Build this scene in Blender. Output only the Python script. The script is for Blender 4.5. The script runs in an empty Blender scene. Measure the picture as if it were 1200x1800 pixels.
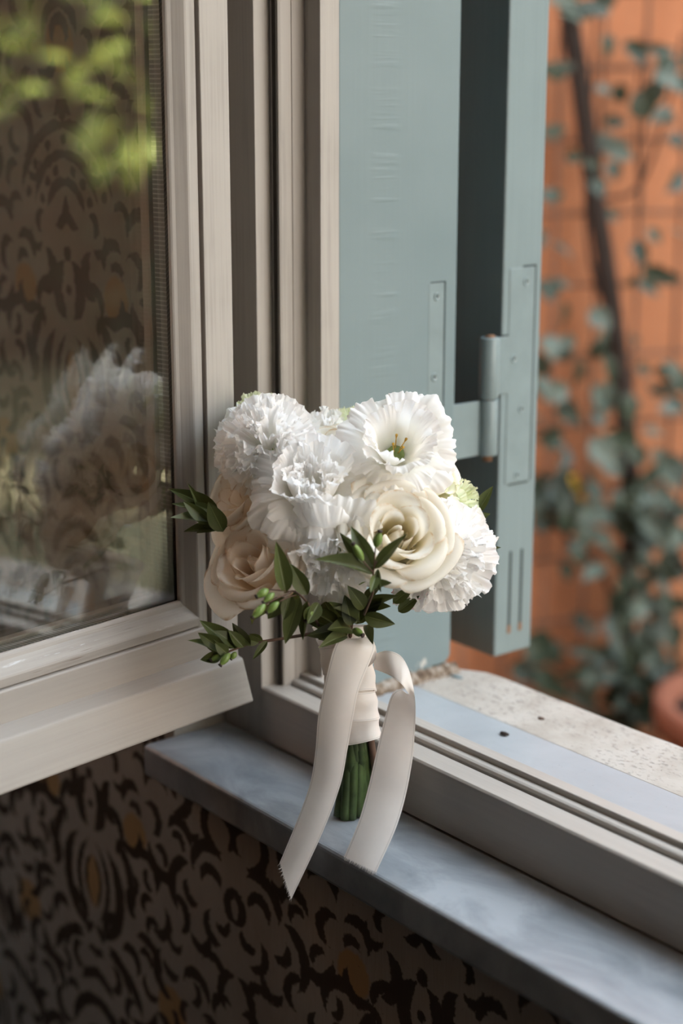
import bpy, bmesh, math, random
import numpy as np
from mathutils import Matrix, Vector

SC = bpy.context.scene
COL = SC.collection
rad = math.radians

# ------------------------------------------------------------------ camera
# world: X along the window wall (towards the right), Y outwards, Z up; z = 0 is the marble sill
FPX, YH, VX = 2900.0, 150.0, -1800.0
PITCH = math.atan2(900 - YH, FPX)
AZ = math.atan2(600 - VX, math.hypot(FPX, 900 - YH))
HD = Vector((-math.cos(AZ), math.sin(AZ), 0))
CR = Vector((HD.y, -HD.x, 0))
CF = HD * math.cos(PITCH) - Vector((0, 0, 1)) * math.sin(PITCH)
CU = CR.cross(CF)
def ray(x, y): return CF + CR * ((x - 600) / FPX) - CU * ((y - 900) / FPX)
CAM = -ray(714, 1428) * 1.42
def at(x, y, d): return CAM + ray(x, y) * d
def on_z(x, y, z):
    r = ray(x, y); return CAM + r * ((z - CAM.z) / r.z)

cd = bpy.data.cameras.new('camera'); cam = bpy.data.objects.new('camera', cd); COL.objects.link(cam)
cam.matrix_world = Matrix(((CR.x, CU.x, -CF.x, CAM.x), (CR.y, CU.y, -CF.y, CAM.y), (CR.z, CU.z, -CF.z, CAM.z), (0, 0, 0, 1)))
cd.sensor_fit = 'VERTICAL'; cd.sensor_height = 36; cd.sensor_width = 24
cd.lens = FPX / 1800 * 36
cd.clip_start = 0.02; cd.clip_end = 200
cd.dof.use_dof = True; cd.dof.focus_distance = 1.37; cd.dof.aperture_fstop = 2.7
SC.camera = cam

# ------------------------------------------------------------------ world, sun, exposure
w = bpy.data.worlds.new('world'); SC.world = w; w.use_nodes = True
w.node_tree.nodes['Background'].inputs[0].default_value = (0.76, 0.885, 1.0, 1)
w.node_tree.nodes['Background'].inputs[1].default_value = 5.3
sd = bpy.data.lights.new('sun', 'SUN'); sun = bpy.data.objects.new('sun', sd); COL.objects.link(sun)
sd.energy = 45; sd.color = (1.0, 0.92, 0.81); sd.angle = rad(0.6)
sun.rotation_euler = Vector((0.80, -0.35, -0.56)).to_track_quat('-Z', 'Y').to_euler()
vs = SC.view_settings
vs.view_transform = 'Standard'; vs.look = 'None'; vs.gamma = 1; vs.exposure = 0.36; vs.use_curve_mapping = False
SC.cycles.max_bounces = 18; SC.cycles.diffuse_bounces = 12; SC.cycles.transmission_bounces = 12; SC.cycles.transparent_max_bounces = 24

# ------------------------------------------------------------------ helpers
def tag(o, label=None, cat=None, group=None, kind=None):
    if label: o['label'] = label
    if cat: o['category'] = cat
    if group: o['group'] = group
    if kind: o['kind'] = kind
    return o
def link(o, parent=None):
    COL.objects.link(o)
    if parent: o.parent = parent
    return o
def empty(name, loc=(0, 0, 0), rz=0):
    o = bpy.data.objects.new(name, None); o.location = loc; o.rotation_euler = (0, 0, rz); o.empty_display_size = .05
    COL.objects.link(o); return o
def mesh_data(name, verts, faces, mats, smooth=False, uvs=None, midx=None):
    me = bpy.data.meshes.new(name); me.from_pydata([tuple(v) for v in verts], [], faces)
    for m in (mats if isinstance(mats, (list, tuple)) else [mats]): me.materials.append(m)
    if smooth: me.polygons.foreach_set('use_smooth', [True] * len(me.polygons))
    if midx: me.polygons.foreach_set('material_index', midx)
    if uvs is not None:
        l = me.uv_layers.new(name='uv'); vi = np.empty(len(me.loops), dtype=np.int32); me.loops.foreach_get('vertex_index', vi)
        l.data.foreach_set('uv', np.asarray(uvs, dtype=np.float32)[vi].ravel())
    me.update(); return me
def mobj(name, verts, faces, mats, parent=None, smooth=False, uvs=None, midx=None):
    return link(bpy.data.objects.new(name, mesh_data(name, verts, faces, mats, smooth, uvs, midx)), parent)
def bevel(o, w=.0012, seg=2, ang=28):
    m = o.modifiers.new('bevel', 'BEVEL'); m.width = w; m.segments = seg; m.limit_method = 'ANGLE'; m.angle_limit = rad(ang)
    return o
def box_data(boxes):
    V, Fc = [], []
    for (x0, x1, y0, y1, z0, z1) in boxes:
        b = len(V)
        V += [(x0, y0, z0), (x1, y0, z0), (x1, y1, z0), (x0, y1, z0), (x0, y0, z1), (x1, y0, z1), (x1, y1, z1), (x0, y1, z1)]
        Fc += [tuple(b + i for i in f) for f in ((0, 3, 2, 1), (4, 5, 6, 7), (0, 1, 5, 4), (1, 2, 6, 5), (2, 3, 7, 6), (3, 0, 4, 7))]
    return V, Fc
def box(name, b, mat, parent=None, bev=None):
    o = mobj(name, *box_data([b]), mat, parent)
    if bev: bevel(o, bev)
    return o
def extrude(name, poly, f, t0, t1, mat, parent=None, bev=.0012, nseg=1):
    """poly: 2D points (a, b); f(a, b, t) -> xyz"""
    n = len(poly); V = []; Fc = []
    for k in range(nseg + 1):
        t = t0 + (t1 - t0) * k / nseg
        V += [f(a, b, t) for a, b in poly]
    for k in range(nseg):
        for i in range(n):
            j = (i + 1) % n
            Fc.append((k * n + i, k * n + j, (k + 1) * n + j, (k + 1) * n + i))
    Fc.append(tuple(range(n - 1, -1, -1))); Fc.append(tuple(nseg * n + i for i in range(n)))
    me = mesh_data(name, V, Fc, mat)
    bm = bmesh.new(); bm.from_mesh(me); bmesh.ops.recalc_face_normals(bm, faces=bm.faces); bm.to_mesh(me); bm.free()
    o = link(bpy.data.objects.new(name, me), parent)
    if bev: bevel(o, bev)
    return o
def tube_data(pts, radii, sides=8, cap=True):
    pts = [Vector(p) for p in pts]; n = len(pts)
    if not isinstance(radii, (list, tuple)): radii = [radii] * n
    V, Fc = [], []
    up = Vector((.31, .17, .93)).normalized()
    for i, p in enumerate(pts):
        t = (pts[min(i + 1, n - 1)] - pts[max(i - 1, 0)]).normalized()
        a = t.cross(up)
        if a.length < .05: a = t.cross(Vector((1, 0, 0)))
        a.normalize(); b = t.cross(a)
        for k in range(sides):
            th = 2 * math.pi * k / sides
            V.append(p + (a * math.cos(th) + b * math.sin(th)) * radii[i])
    for i in range(n - 1):
        for k in range(sides):
            k2 = (k + 1) % sides
            Fc.append((i * sides + k, i * sides + k2, (i + 1) * sides + k2, (i + 1) * sides + k))
    if cap:
        Fc.append(tuple(range(sides - 1, -1, -1))); Fc.append(tuple((n - 1) * sides + k for k in range(sides)))
    return V, Fc
def spline(pts, n):
    """Catmull-Rom through points (tuples of any length) -> n samples"""
    P = np.array(pts, float); m = len(P)
    if m == 2: return [P[0] + (P[1] - P[0]) * i / (n - 1) for i in range(n)]
    out = []
    for i in range(n):
        s = i / (n - 1) * (m - 1); k = min(int(s), m - 2); t = s - k
        p0 = P[k - 1] if k > 0 else 2 * P[0] - P[1]
        p1, p2 = P[k], P[k + 1]
        p3 = P[k + 2] if k + 2 < m else 2 * P[-1] - P[-2]
        out.append(.5 * ((2 * p1) + (p2 - p0) * t + (2 * p0 - 5 * p1 + 4 * p2 - p3) * t * t + (3 * p1 - p0 - 3 * p2 + p3) * t ** 3))
    return out

# ------------------------------------------------------------------ materials
class NT:
    def __init__(s, name):
        s.m = bpy.data.materials.new(name); s.m.use_nodes = True; s.t = s.m.node_tree; s.n = s.t.nodes; s.l = s.t.links
        s.n.clear(); s.out = s.n.new('ShaderNodeOutputMaterial')
    def node(s, ty, **kw):
        nd = s.n.new(ty)
        for k, v in kw.items(): setattr(nd, k, v)
        return nd
    def put(s, sock, v):
        if isinstance(v, bpy.types.NodeSocket): s.l.new(v, sock)
        elif v is not None:
            if hasattr(sock.default_value, '__len__') and not isinstance(v, (tuple, list, Vector)): v = (v, v, v)
            if sock.type == 'RGBA' and len(v) == 3: v = (*v, 1)
            sock.default_value = v
    def math(s, op, a, b=None, c=None, clamp=False):
        nd = s.node('ShaderNodeMath', operation=op, use_clamp=clamp)
        for i, v in enumerate((a, b, c)):
            if v is not None: s.put(nd.inputs[i], v)
        return nd.outputs[0]
    def vmath(s, op, a, b=None):
        nd = s.node('ShaderNodeVectorMath', operation=op)
        s.put(nd.inputs[0], a)
        if b is not None: s.put(nd.inputs[1], b)
        return nd.outputs['Value'] if op in ('LENGTH', 'DOT_PRODUCT') else nd.outputs[0]
    def coord(s, kind='Object'): return s.node('ShaderNodeTexCoord').outputs[kind]
    def mapping(s, v, scale=(1, 1, 1), rot=(0, 0, 0), loc=(0, 0, 0)):
        nd = s.node('ShaderNodeMapping'); s.put(nd.inputs['Vector'], v); s.put(nd.inputs['Scale'], scale); s.put(nd.inputs['Rotation'], rot); s.put(nd.inputs['Location'], loc)
        return nd.outputs[0]
    def noise(s, v, scale=5, detail=4, rough=.55, col=False, dist=0):
        nd = s.node('ShaderNodeTexNoise'); s.put(nd.inputs['Vector'], v); s.put(nd.inputs['Scale'], scale); s.put(nd.inputs['Detail'], detail); s.put(nd.inputs['Roughness'], rough); s.put(nd.inputs['Distortion'], dist)
        return nd.outputs['Color' if col else 'Fac']
    def ramp(s, f, stops):
        nd = s.node('ShaderNodeValToRGB'); s.put(nd.inputs[0], f); cr = nd.color_ramp
        while len(cr.elements) > 1: cr.elements.remove(cr.elements[-1])
        for i, (p, c) in enumerate(stops):
            e = cr.elements[0] if i == 0 else cr.elements.new(p)
            e.position = p; e.color = (*c, 1) if len(c) == 3 else c
        return nd.outputs[0]
    def mr(s, v, a, b, c=0., d=1., smooth=False):
        nd = s.node('ShaderNodeMapRange'); nd.interpolation_type = 'SMOOTHSTEP' if smooth else 'LINEAR'
        for i, x in enumerate((v, a, b, c, d)): s.put(nd.inputs[i], x)
        return nd.outputs[0]
    def mix(s, f, a, b, blend='MIX'):
        nd = s.node('ShaderNodeMix', data_type='RGBA', blend_type=blend)
        s.put(nd.inputs['Factor'], f); s.put(nd.inputs['A'], a) if False else None
        ins = [i for i in nd.inputs if i.type == 'RGBA']; s.put(ins[0], a); s.put(ins[1], b)
        return [o for o in nd.outputs if o.type == 'RGBA'][0]
    def bump(s, h, strength=.3, dist=.002):
        nd = s.node('ShaderNodeBump'); s.put(nd.inputs['Height'], h); nd.inputs['Strength'].default_value = strength; nd.inputs['Distance'].default_value = dist
        return nd.outputs[0]
    def principled(s, col, rough=.5, spec=.4, metal=0, normal=None, coat=0, sheen=0):
        nd = s.node('ShaderNodeBsdfPrincipled'); s.put(nd.inputs['Base Color'], col); s.put(nd.inputs['Roughness'], rough)
        s.put(nd.inputs['Specular IOR Level'], spec); s.put(nd.inputs['Metallic'], metal)
        if sheen: s.put(nd.inputs['Sheen Weight'], sheen)
        if normal is not None: s.put(nd.inputs['Normal'], normal)
        return nd.outputs[0]
    def finish(s, sh): s.l.new(sh, s.out.inputs[0]); return s.m
    def mixsh(s, f, a, b):
        nd = s.node('ShaderNodeMixShader'); s.put(nd.inputs[0], f); s.l.new(a, nd.inputs[1]); s.l.new(b, nd.inputs[2]); return nd.outputs[0]

def painted(name, col, axis='z', rough=.42, wear=0.0, wearcol=(.75, .76, .78), dirt=.25, chips=None):
    """brushed oil paint on wood: streaks run along an axis, with fine cracks"""
    t = NT(name); c = t.coord()
    sc = {'x': (6, 260, 260), 'y': (260, 6, 260), 'z': (260, 260, 6)}[axis]
    st = t.noise(t.mapping(c, sc), 1.0, 3, .6)
    lo = t.noise(c, 7, 4, .6)
    v = t.math('ADD', t.math('MULTIPLY', st, .55), t.math('MULTIPLY', lo, .45))
    dark = tuple(x * (1 - dirt) for x in col)
    base = t.ramp(v, [(.32, dark), (.52, col), (.75, tuple(min(1, x * 1.07) for x in col))])
    if wear:
        ws = t.noise(t.mapping(c, {'x': (14, 130, 130), 'y': (130, 14, 130), 'z': (130, 130, 14)}[axis]), 1, 5, .65)
        base = t.mix(t.mr(ws, 1 - wear, 1 - wear + .05), base, wearcol)
        cr = t.noise(t.mapping(c, {'x': (9, 420, 420), 'y': (420, 9, 420), 'z': (420, 420, 9)}[axis]), 1, 3, .7)
        base = t.mix(t.mr(cr, .66, .70, 0, .85), base, (.16, .11, .08))
    if chips:
        ch = t.noise(c, 38, 3, .5)
        sep = t.node('ShaderNodeSeparateXYZ'); t.put(sep.inputs[0], c)
        low = t.mr(sep.outputs[2], chips, 0.03, 0, .16)
        base = t.mix(t.mr(t.math('ADD', ch, low), .72, .74), base, (.68, .66, .62))
    h = t.math('ADD', t.math('MULTIPLY', st, 1.0), t.math('MULTIPLY', t.noise(c, 160, 2), .5))
    return t.finish(t.principled(base, t.mr(lo, .2, .8, rough - .08, rough + .12), .35, normal=t.bump(h, .16, .0008)))

def plain(name, col, rough=.5, spec=.4, metal=0, var=.12, scale=30):
    t = NT(name); n = t.noise(t.coord(), scale, 4)
    b = t.ramp(n, [(.3, tuple(x * (1 - var) for x in col)), (.7, tuple(min(1, x * (1 + var)) for x in col))])
    return t.finish(t.principled(b, rough, spec, metal))

M = {}
GREIGE = (.395, .358, .322)
M['paint_z'] = painted('greige_paint_upright', GREIGE, 'z')
M['paint_x'] = painted('greige_paint_level', GREIGE, 'x', dirt=.09)
M['paint_wear'] = painted('greige_paint_weathered', GREIGE, 'x', wear=.40, wearcol=(.60, .60, .61), dirt=.25)
M['blue_z'] = painted('blue_grey_paint', (.195, .245, .252), 'z', rough=.38, dirt=.10)
M['blue_metal'] = plain('blue_grey_painted_iron', (.195, .245, .252), .35, .5, var=.08)
M['blue_gap'] = plain('dark_joint', (.05, .06, .06), .8, .1)
M['rust'] = plain('rusty_iron', (.22, .12, .07), .8, .2, scale=300)
M['gasket'] = plain('rubber_gasket', (.035, .028, .022), .7, .2)

# ruffled blue paint ridges on the post
def blue_post():
    t = NT('blue_grey_post_paint'); c = t.coord()
    st = t.noise(t.mapping(c, (200, 200, 5)), 1, 3)
    lo = t.noise(c, 6, 4)
    b = t.ramp(lo, [(.3, (.165, .215, .225)), (.7, (.19, .24, .25))])
    sep = t.node('ShaderNodeSeparateXYZ'); t.put(sep.inputs[0], c)
    ch = t.noise(c, 42, 3, .5); low = t.mr(sep.outputs[2], .07, .0, 0, .2)
    b = t.mix(t.mr(t.math('ADD', ch, low), .82, .84), b, (.46, .45, .42))
    rip = t.noise(t.mapping(c, (7, 7, 120), (.12, 0, 0)), 1, 2, .5)
    band = t.math('MULTIPLY', t.mr(sep.outputs[1], -.040, -.024, 0, 1, True), t.mr(sep.outputs[1], .004, -.012, 0, 1, True))
    rip = t.math('MULTIPLY', t.mr(rip, .5, .8, 0, 1), t.mr(band, 0, 1, .05, 1.0))
    h = t.math('ADD', t.math('MULTIPLY', rip, .75), t.math('MULTIPLY', st, .12))
    return t.finish(t.principled(b, t.mr(lo, .2, .8, .3, .45), .4, normal=t.bump(h, .45, .0016)))
M['blue_post'] = blue_post()

def marble(name, base, vein, k=1.0):
    t = NT(name); c = t.coord()
    n1 = t.noise(t.mapping(c, (9 * k, 14 * k, 9 * k), (0, 0, .5)), 1, 6, .6, dist=1.2)
    n2 = t.noise(t.mapping(c, (26 * k, 48 * k, 26 * k), (0, 0, -.4)), 1, 5, .65, dist=.8)
    b = t.ramp(n1, [(.30, vein), (.47, tuple((a + d) / 2 for a, d in zip(base, vein))), (.62, base)])
    b = t.mix(t.mr(n2, .58, .72, 0, .4), b, vein)
    sp = t.noise(c, 420, 1); b = t.mix(t.mr(sp, .76, .80, 0, .6), b, (.12, .11, .1))
    return t.finish(t.principled(b, t.mr(n2, .2, .8, .26, .42), .5, normal=t.bump(t.noise(c, 55, 5), .12, .001)))
M['marble'] = marble('grey_marble', (.33, .35, .375), (.17, .19, .21))
M['marble_out'] = marble('pale_outer_marble', (.37, .39, .41), (.31, .33, .35), .7)
def travertine():
    t = NT('pitted_travertine'); c = t.coord()
    n = t.noise(c, 18, 5); p = t.noise(t.mapping(c, (130, 210, 130)), 1, 4, .7); q = t.noise(c, 12, 3)
    b = t.ramp(n, [(.3, (.33, .285, .24)), (.55, (.43, .385, .34)), (.75, (.47, .43, .39))])
    pit = t.math('MULTIPLY', t.mr(p, .55, .63), t.mr(q, .36, .55))
    b = t.mix(t.math('MULTIPLY', pit, .75), b, (.24, .21, .19))
    return t.finish(t.principled(b, .75, .25, normal=t.bump(t.math('SUBTRACT', 1.0, pit), .5, .0015)))
M['travertine'] = travertine()
def plaster(name, col, var=.2, scale=3):
    t = NT(name); c = t.coord(); n = t.noise(c, scale, 6, .6); n2 = t.noise(c, scale * 9, 4)
    v = t.math('ADD', t.math('MULTIPLY', n, .7), t.math('MULTIPLY', n2, .3))
    b = t.ramp(v, [(.3, tuple(x * (1 - var) for x in col)), (.7, tuple(min(1, x * (1 + var * .6)) for x in col))])
    return t.finish(t.principled(b, .9, .15, normal=t.bump(n2, .3, .004)))
M['orange'] = plaster('orange_plaster', (.40, .165, .082))
M['facade'] = plaster('facade_plaster', (.62, .36, .22))
M['rosewall'] = plaster('rose_plaster', (.70, .48, .38))
M['paleplaster'] = plaster('bounce_wall_plaster', (.34, .325, .31))
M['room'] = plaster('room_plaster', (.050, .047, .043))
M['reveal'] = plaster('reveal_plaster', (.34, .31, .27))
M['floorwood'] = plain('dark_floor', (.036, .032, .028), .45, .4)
M['soil'] = plaster('garden_ground', (.11, .10, .06))

def wallpaper():
    t = NT('damask_wallpaper'); c = t.coord()
    W, H = .53, .543
    dn = t.node('ShaderNodeVectorMath', operation='SUBTRACT'); t.put(dn.inputs[0], t.noise(c, 60, 3, col=True)); dn.inputs[1].default_value = (.5, .5, .5)
    ds = t.node('ShaderNodeVectorMath', operation='SCALE'); t.l.new(dn.outputs[0], ds.inputs[0]); ds.inputs['Scale'].default_value = .0042
    cc = t.vmath('ADD', c, ds.outputs[0])
    sep = t.node('ShaderNodeSeparateXYZ'); t.put(sep.inputs[0], cc)
    x = t.math('ADD', sep.outputs[0], .44); x = t.math('ABSOLUTE', t.math('SUBTRACT', t.math('WRAP', x, W / 2, -W / 2), 0.0))
    y = t.math('WRAP', t.math('SUBTRACT', sep.outputs[2], .322), H / 2, -H / 2)
    cb = t.node('ShaderNodeCombineXYZ'); t.put(cb.inputs[0], x); t.put(cb.inputs[1], y); P = cb.outputs[0]
    acc = [None]
    cnt = [0]
    def put_min(d):
        nonlocal P
        acc[0] = d if acc[0] is None else t.math('MINIMUM', acc[0], d); cnt[0] += 1
        if cnt[0] % 12 == 0:                            # chain the strokes so that the shader is evaluated one after the other
            sx = t.node('ShaderNodeSeparateXYZ'); t.put(sx.inputs[0], P); cx_ = t.node('ShaderNodeCombineXYZ')
            t.put(cx_.inputs[0], t.math('MULTIPLY_ADD', acc[0], 1e-7, sx.outputs[0])); t.l.new(sx.outputs[1], cx_.inputs[1]); P = cx_.outputs[0]
    done = []
    def arc(cx, cy, r, mid, half, wd, pw=1):
        done.append((cx, cy, r, mid, half, wd))
        """a curved stroke that tapers to both ends (comma / leaf shape)"""
        q = t.vmath('SUBTRACT', P, (cx, cy, 0)); L = t.vmath('LENGTH', q)
        m = (math.cos(rad(mid)), math.sin(rad(mid)), 0)
        cs = t.math('DIVIDE', t.vmath('DOT_PRODUCT', q, m), L)
        wv = t.mr(cs, math.cos(rad(half * 1.08)), math.cos(rad(half * .25)), -.0015, wd * 1.08, True)
        put_min(t.math('SUBTRACT', t.math('ABSOLUTE', t.math('SUBTRACT', L, r)), wv))
    def dot(cx, cy, a):
        put_min(t.math('SUBTRACT', t.vmath('LENGTH', t.vmath('SUBTRACT', P, (cx, cy, 0))), a * 1.15))
    # medallion (almond rings) with flame round it
    arc(-.030, 0, .060, 0, 58, .0040); arc(-.030, 0, .045, 0, 50, .0028)
    arc(-.012, -.002, .066, -8, 62, .0085); arc(.012, .012, .068, 18, 40, .0070)
    arc(.002, -.066, .012, 40, 60, .005); arc(.050, -.055, .030, 140, 60, .006)
    # tulip leaves above the medallion
    arc(-.012, .090, .034, 0, 62, .0085); arc(.042, .076, .020, 60, 100, .0055); dot(0, .125, .0065); dot(0, .090, .0045)
    arc(.055, .108, .024, 190, 80, .0075); arc(.082, .082, .017, 300, 110, .0060); arc(.085, .122, .018, 120, 95, .0055)
    # dome of arches with studs between
    for r, wd in ((.036, .0052), (.062, .0050), (.090, .0058)):
        arc(0, .158, r, 58, 46, wd)
    for r, n, o in ((.049, 3, 22), (.076, 4, 18)):
        for k in range(n): a = rad(o + k * 24); dot(r * math.cos(a), .158 + r * math.sin(a), .0048)
    dot(0, .258, .0060); arc(.020, .172, .020, 215, 70, .0055)
    # volutes and acanthus at the sides
    arc(.088, .238, .025, 150, 120, .0060); arc(.094, .234, .012, 330, 120, .0045)
    arc(.118, .190, .034, 20, 70, .0062); arc(.150, .215, .022, 230, 85, .0060); arc(.132, .150, .020, 100, 100, .0060)
    arc(.165, .165, .026, 330, 75, .0068); arc(.105, .048, .024, 60, 105, .0065); arc(.116, .046, .010, 200, 110, .0045)
    arc(.140, .085, .024, 250, 90, .0065); arc(.128, .012, .020, 320, 95, .0060); arc(.172, .112, .020, 80, 100, .0058)
    arc(.190, .060, .034, 160, 75, .0070); arc(.165, .030, .018, 20, 110, .0055); arc(.090, .008, .018, 190, 80, .0050)
    arc(.205, .025, .016, 290, 120, .0055); arc(.225, .095, .030, 120, 80, .0066); arc(.240, .150, .024, 200, 90, .0060)
    # leaves that fan out below the medallion
    arc(.020, -.115, .048, 45, 42, .0056); arc(.026, -.145, .070, 55, 40, .0066); arc(.085, -.100, .034, 300, 65, .0060)
    arc(.100, -.055, .030, 60, 65, .0062); arc(.112, -.075, .014, 240, 110, .0045); arc(.150, -.045, .028, 200, 80, .0062)
    arc(-.010, -.170, .060, 75, 36, .0060); arc(-.004, -.205, .060, 55, 50, .0070); arc(.0, -.215, .032, 60, 62, .0058)
    arc(.030, -.232, .018, 250, 80, .0058); arc(.070, -.180, .020, 330, 110, .0062); arc(.110, -.165, .034, 120, 70, .0070)
    arc(.125, -.120, .020, 20, 100, .0058); arc(.150, -.180, .022, 280, 100, .0065); arc(.095, -.235, .026, 70, 95, .0062)
    arc(.060, -.262, .018, 10, 95, .0052); arc(.170, -.100, .028, 320, 80, .0068); arc(.195, -.045, .022, 80, 100, .0060)
    arc(.150, -.235, .026, 150, 90, .0062)
    # the second motif, centred half a width across and half a height down
    BX = W / 2
    for sg in (-1, 1):
        yb = sg * H / 2
        arc(BX + .022, yb, .062, 180, 46, .0042); arc(BX + .022, yb, .046, 180, 42, .0030)
    arc(BX, -.150, .030, 120, 60, .0055); arc(BX, -.150, .052, 130, 55, .0060); arc(BX, -.165, .078, 135, 42, .0055)
    dot(BX, -.140, .0060); arc(BX - .045, -.090, .024, 30, 95, .0060); arc(BX, -.085, .030, 200, 70, .0065); arc(BX, .205, .028, 215, 60, .0058)
    arc(BX - .030, .185, .030, 60, 80, .0065); dot(BX, .185, .005); arc(BX, -.020, .026, 160, 70, .0060)
    for (cx, cy, r, mid, half, wd) in ((.215, .195, .020, 40, 95, .0055), (.190, .215, .014, 220, 110, .0045), (.060, .210, .014, 250, 100, .0045), (.235, .045, .018, 210, 95, .0055), (.225, -.010, .020, 60, 100, .0055),
            (.120, -.010, .012, 120, 120, .0042), (.075, .030, .014, 330, 100, .0045), (.065, .055, .012, 120, 110, .0042), (.195, -.110, .022, 220, 90, .0058), (.215, -.075, .014, 40, 110, .0045), (.075, -.125, .014, 160, 100, .0045),
            (.190, -.150, .016, 60, 110, .0050), (.205, -.205, .026, 100, 85, .0060), (.175, -.255, .018, 20, 100, .0055), (.120, -.205, .014, 20, 110, .0048), (.205, .240, .022, 140, 90, .0058), (.150, .255, .018, 60, 100, .0052),
            (.245, -.045, .018, 130, 90, .0052), (.160, .000, .012, 250, 120, .0042), (.100, .165, .012, 60, 120, .0042), (.060, .140, .012, 300, 110, .0042), (.195, .135, .012, 250, 120, .0042)):
        arc(cx, cy, r, mid, half, wd)
    # small commas in the gaps that are still bare, so that the print covers the ground evenly
    gx, gy = np.meshgrid(np.linspace(.004, W / 2 - .004, 66), np.linspace(-H / 2, H / 2, 136)); far = np.full(gx.shape, 9.)
    def cover(cx, cy, r, mid, half, wd):
        qx, qy = gx - cx, gy - cy; L = np.hypot(qx, qy) + 1e-9
        cs = (qx * math.cos(rad(mid)) + qy * math.sin(rad(mid))) / L
        inside = cs > math.cos(rad(half))
        e = [np.hypot(gx - cx - r * math.cos(rad(mid + k * half)), gy - cy - r * math.sin(rad(mid + k * half))) for k in (-1, 1)]
        np.minimum(far, np.where(inside, np.abs(L - r), np.minimum(*e)) - wd * .8, out=far)
    for a_ in done: cover(*a_)
    for k in range(5): far[:] = np.minimum(far, np.hypot(gx, (gy - .055 * k / 5)) - .012)
    wr = random.Random(12)
    for k in range(46):
        i_ = np.unravel_index(np.argmax(far), far.shape); gap = far[i_]
        if gap < .0075: break
        r_ = min(.016, max(.006, gap * .75)); m_ = wr.uniform(0, 360); hf = wr.uniform(85, 120); wd_ = min(.0058, .0026 + gap * .14)
        arc(float(gx[i_]) - .5 * r_ * math.cos(rad(m_)), float(gy[i_]) - .5 * r_ * math.sin(rad(m_)), r_, m_, hf, wd_); cover(*done[-1])
    d = acc[0]
    edge = t.noise(c, 240, 3)
    thr = t.math('MULTIPLY', t.math('SUBTRACT', edge, .5), .007)
    pr = t.mr(t.math('ADD', d, thr), -.0009, .0009, 1, 0)
    scuff = t.noise(t.mapping(c, (150, 150, 34)), 1, 4, .7)
    pr = t.math('MULTIPLY', pr, t.mr(scuff, .66, .76, 1, .35))
    # ochre areas: medallion hearts, dome hearts and some leaves
    o1 = t.math('SUBTRACT', t.vmath('LENGTH', t.vmath('MULTIPLY', P, (1.0, .55, 1))), .016)
    o2 = t.math('SUBTRACT', t.vmath('LENGTH', t.vmath('SUBTRACT', P, (0, -.222, 0))), .026)
    o3 = t.math('SUBTRACT', t.vmath('LENGTH', t.vmath('SUBTRACT', P, (.088, .088, 0))), .022)
    o4 = t.math('SUBTRACT', t.vmath('LENGTH', t.vmath('SUBTRACT', P, (.15, -.085, 0))), .026)
    o5 = t.math('SUBTRACT', t.vmath('LENGTH', t.vmath('SUBTRACT', P, (BX, -.24, 0))), .030)
    oc = t.math('MINIMUM', t.math('MINIMUM', o1, o2), t.math('MINIMUM', t.math('MINIMUM', o3, o4), o5))
    och = t.mr(t.math('ADD', oc, thr), -.002, .002, 1, 0)
    lin = t.noise(t.mapping(c, (500, 500, 30)), 1, 3)
    gr = t.ramp(t.math('ADD', t.math('MULTIPLY', lin, .4), t.math('MULTIPLY', t.noise(c, 9, 4), .6)), [(.3, (.24, .216, .187)), (.7, (.355, .32, .278))])
    b = t.mix(t.math('MULTIPLY', och, .8), gr, (.34, .20, .075))
    dk = t.mix(lin, (.035, .026, .020), (.060, .046, .034))
    b = t.mix(pr, b, dk)
    return t.finish(t.principled(b, t.mr(pr, 0, 1, .62, .5), .3, normal=t.bump(lin, .12, .0006)))
M['wallpaper'] = wallpaper()

def glass():
    t = NT('window_glass')
    fr = t.node('ShaderNodeFresnel'); fr.inputs['IOR'].default_value = 1.45
    tr = t.node('ShaderNodeBsdfTransparent'); tr.inputs[0].default_value = (.965, .975, .965, 1)
    gl = t.node('ShaderNodeBsdfGlossy'); gl.inputs['Roughness'].default_value = 0.0; gl.inputs['Color'].default_value = (1, 1, 1, 1)
    return t.finish(t.mixsh(fr.outputs[0], tr.outputs[0], gl.outputs[0]))
M['glass'] = glass()
def spacer():
    t = NT('perforated_aluminium_spacer'); c = t.coord(); sep = t.node('ShaderNodeSeparateXYZ'); t.put(sep.inputs[0], c)
    s = t.math('ADD', sep.outputs[0], sep.outputs[2])
    k = t.math('ABSOLUTE', t.math('SUBTRACT', t.math('FRACT', t.math('MULTIPLY', s, 260)), .5))
    b = t.ramp(k, [(.10, (.25, .25, .24)), (.20, (.12, .12, .11))])
    return t.finish(t.principled(b, .38, .5, .35))
M['spacer'] = spacer()

def petal_mat(name, base, rim, edge=None, trans=.50, rough=.65):
    t = NT(name); uv = t.coord('UV'); sep = t.node('ShaderNodeSeparateXYZ'); t.put(sep.inputs[0], uv)
    v = sep.outputs[1]
    b = t.ramp(v, [(.0, base), (.55, tuple((a + d) / 2 for a, d in zip(base, rim))), (.85, rim)])
    if edge:
        n = t.noise(t.coord(), 130, 3)
        b = t.mix(t.math('MULTIPLY', t.mr(v, .95, .995), t.mr(n, .35, .65)), b, edge)
    ve = t.noise(t.mapping(uv, (46, 2.2, 1)), 1, 3, .6)
    ve2 = t.noise(t.coord(), 90, 4, .55)
    nb = t.bump(t.math('ADD', t.math('MULTIPLY', ve, .8), t.math('MULTIPLY', ve2, .5)), .12, .001)
    pb = t.principled(b, rough, .25, normal=nb)
    tl = t.node('ShaderNodeBsdfTranslucent'); t.put(tl.inputs[0], b); t.l.new(nb, tl.inputs['Normal'])
    return t.finish(t.mixsh(trans, pb, tl.outputs[0]))
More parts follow.
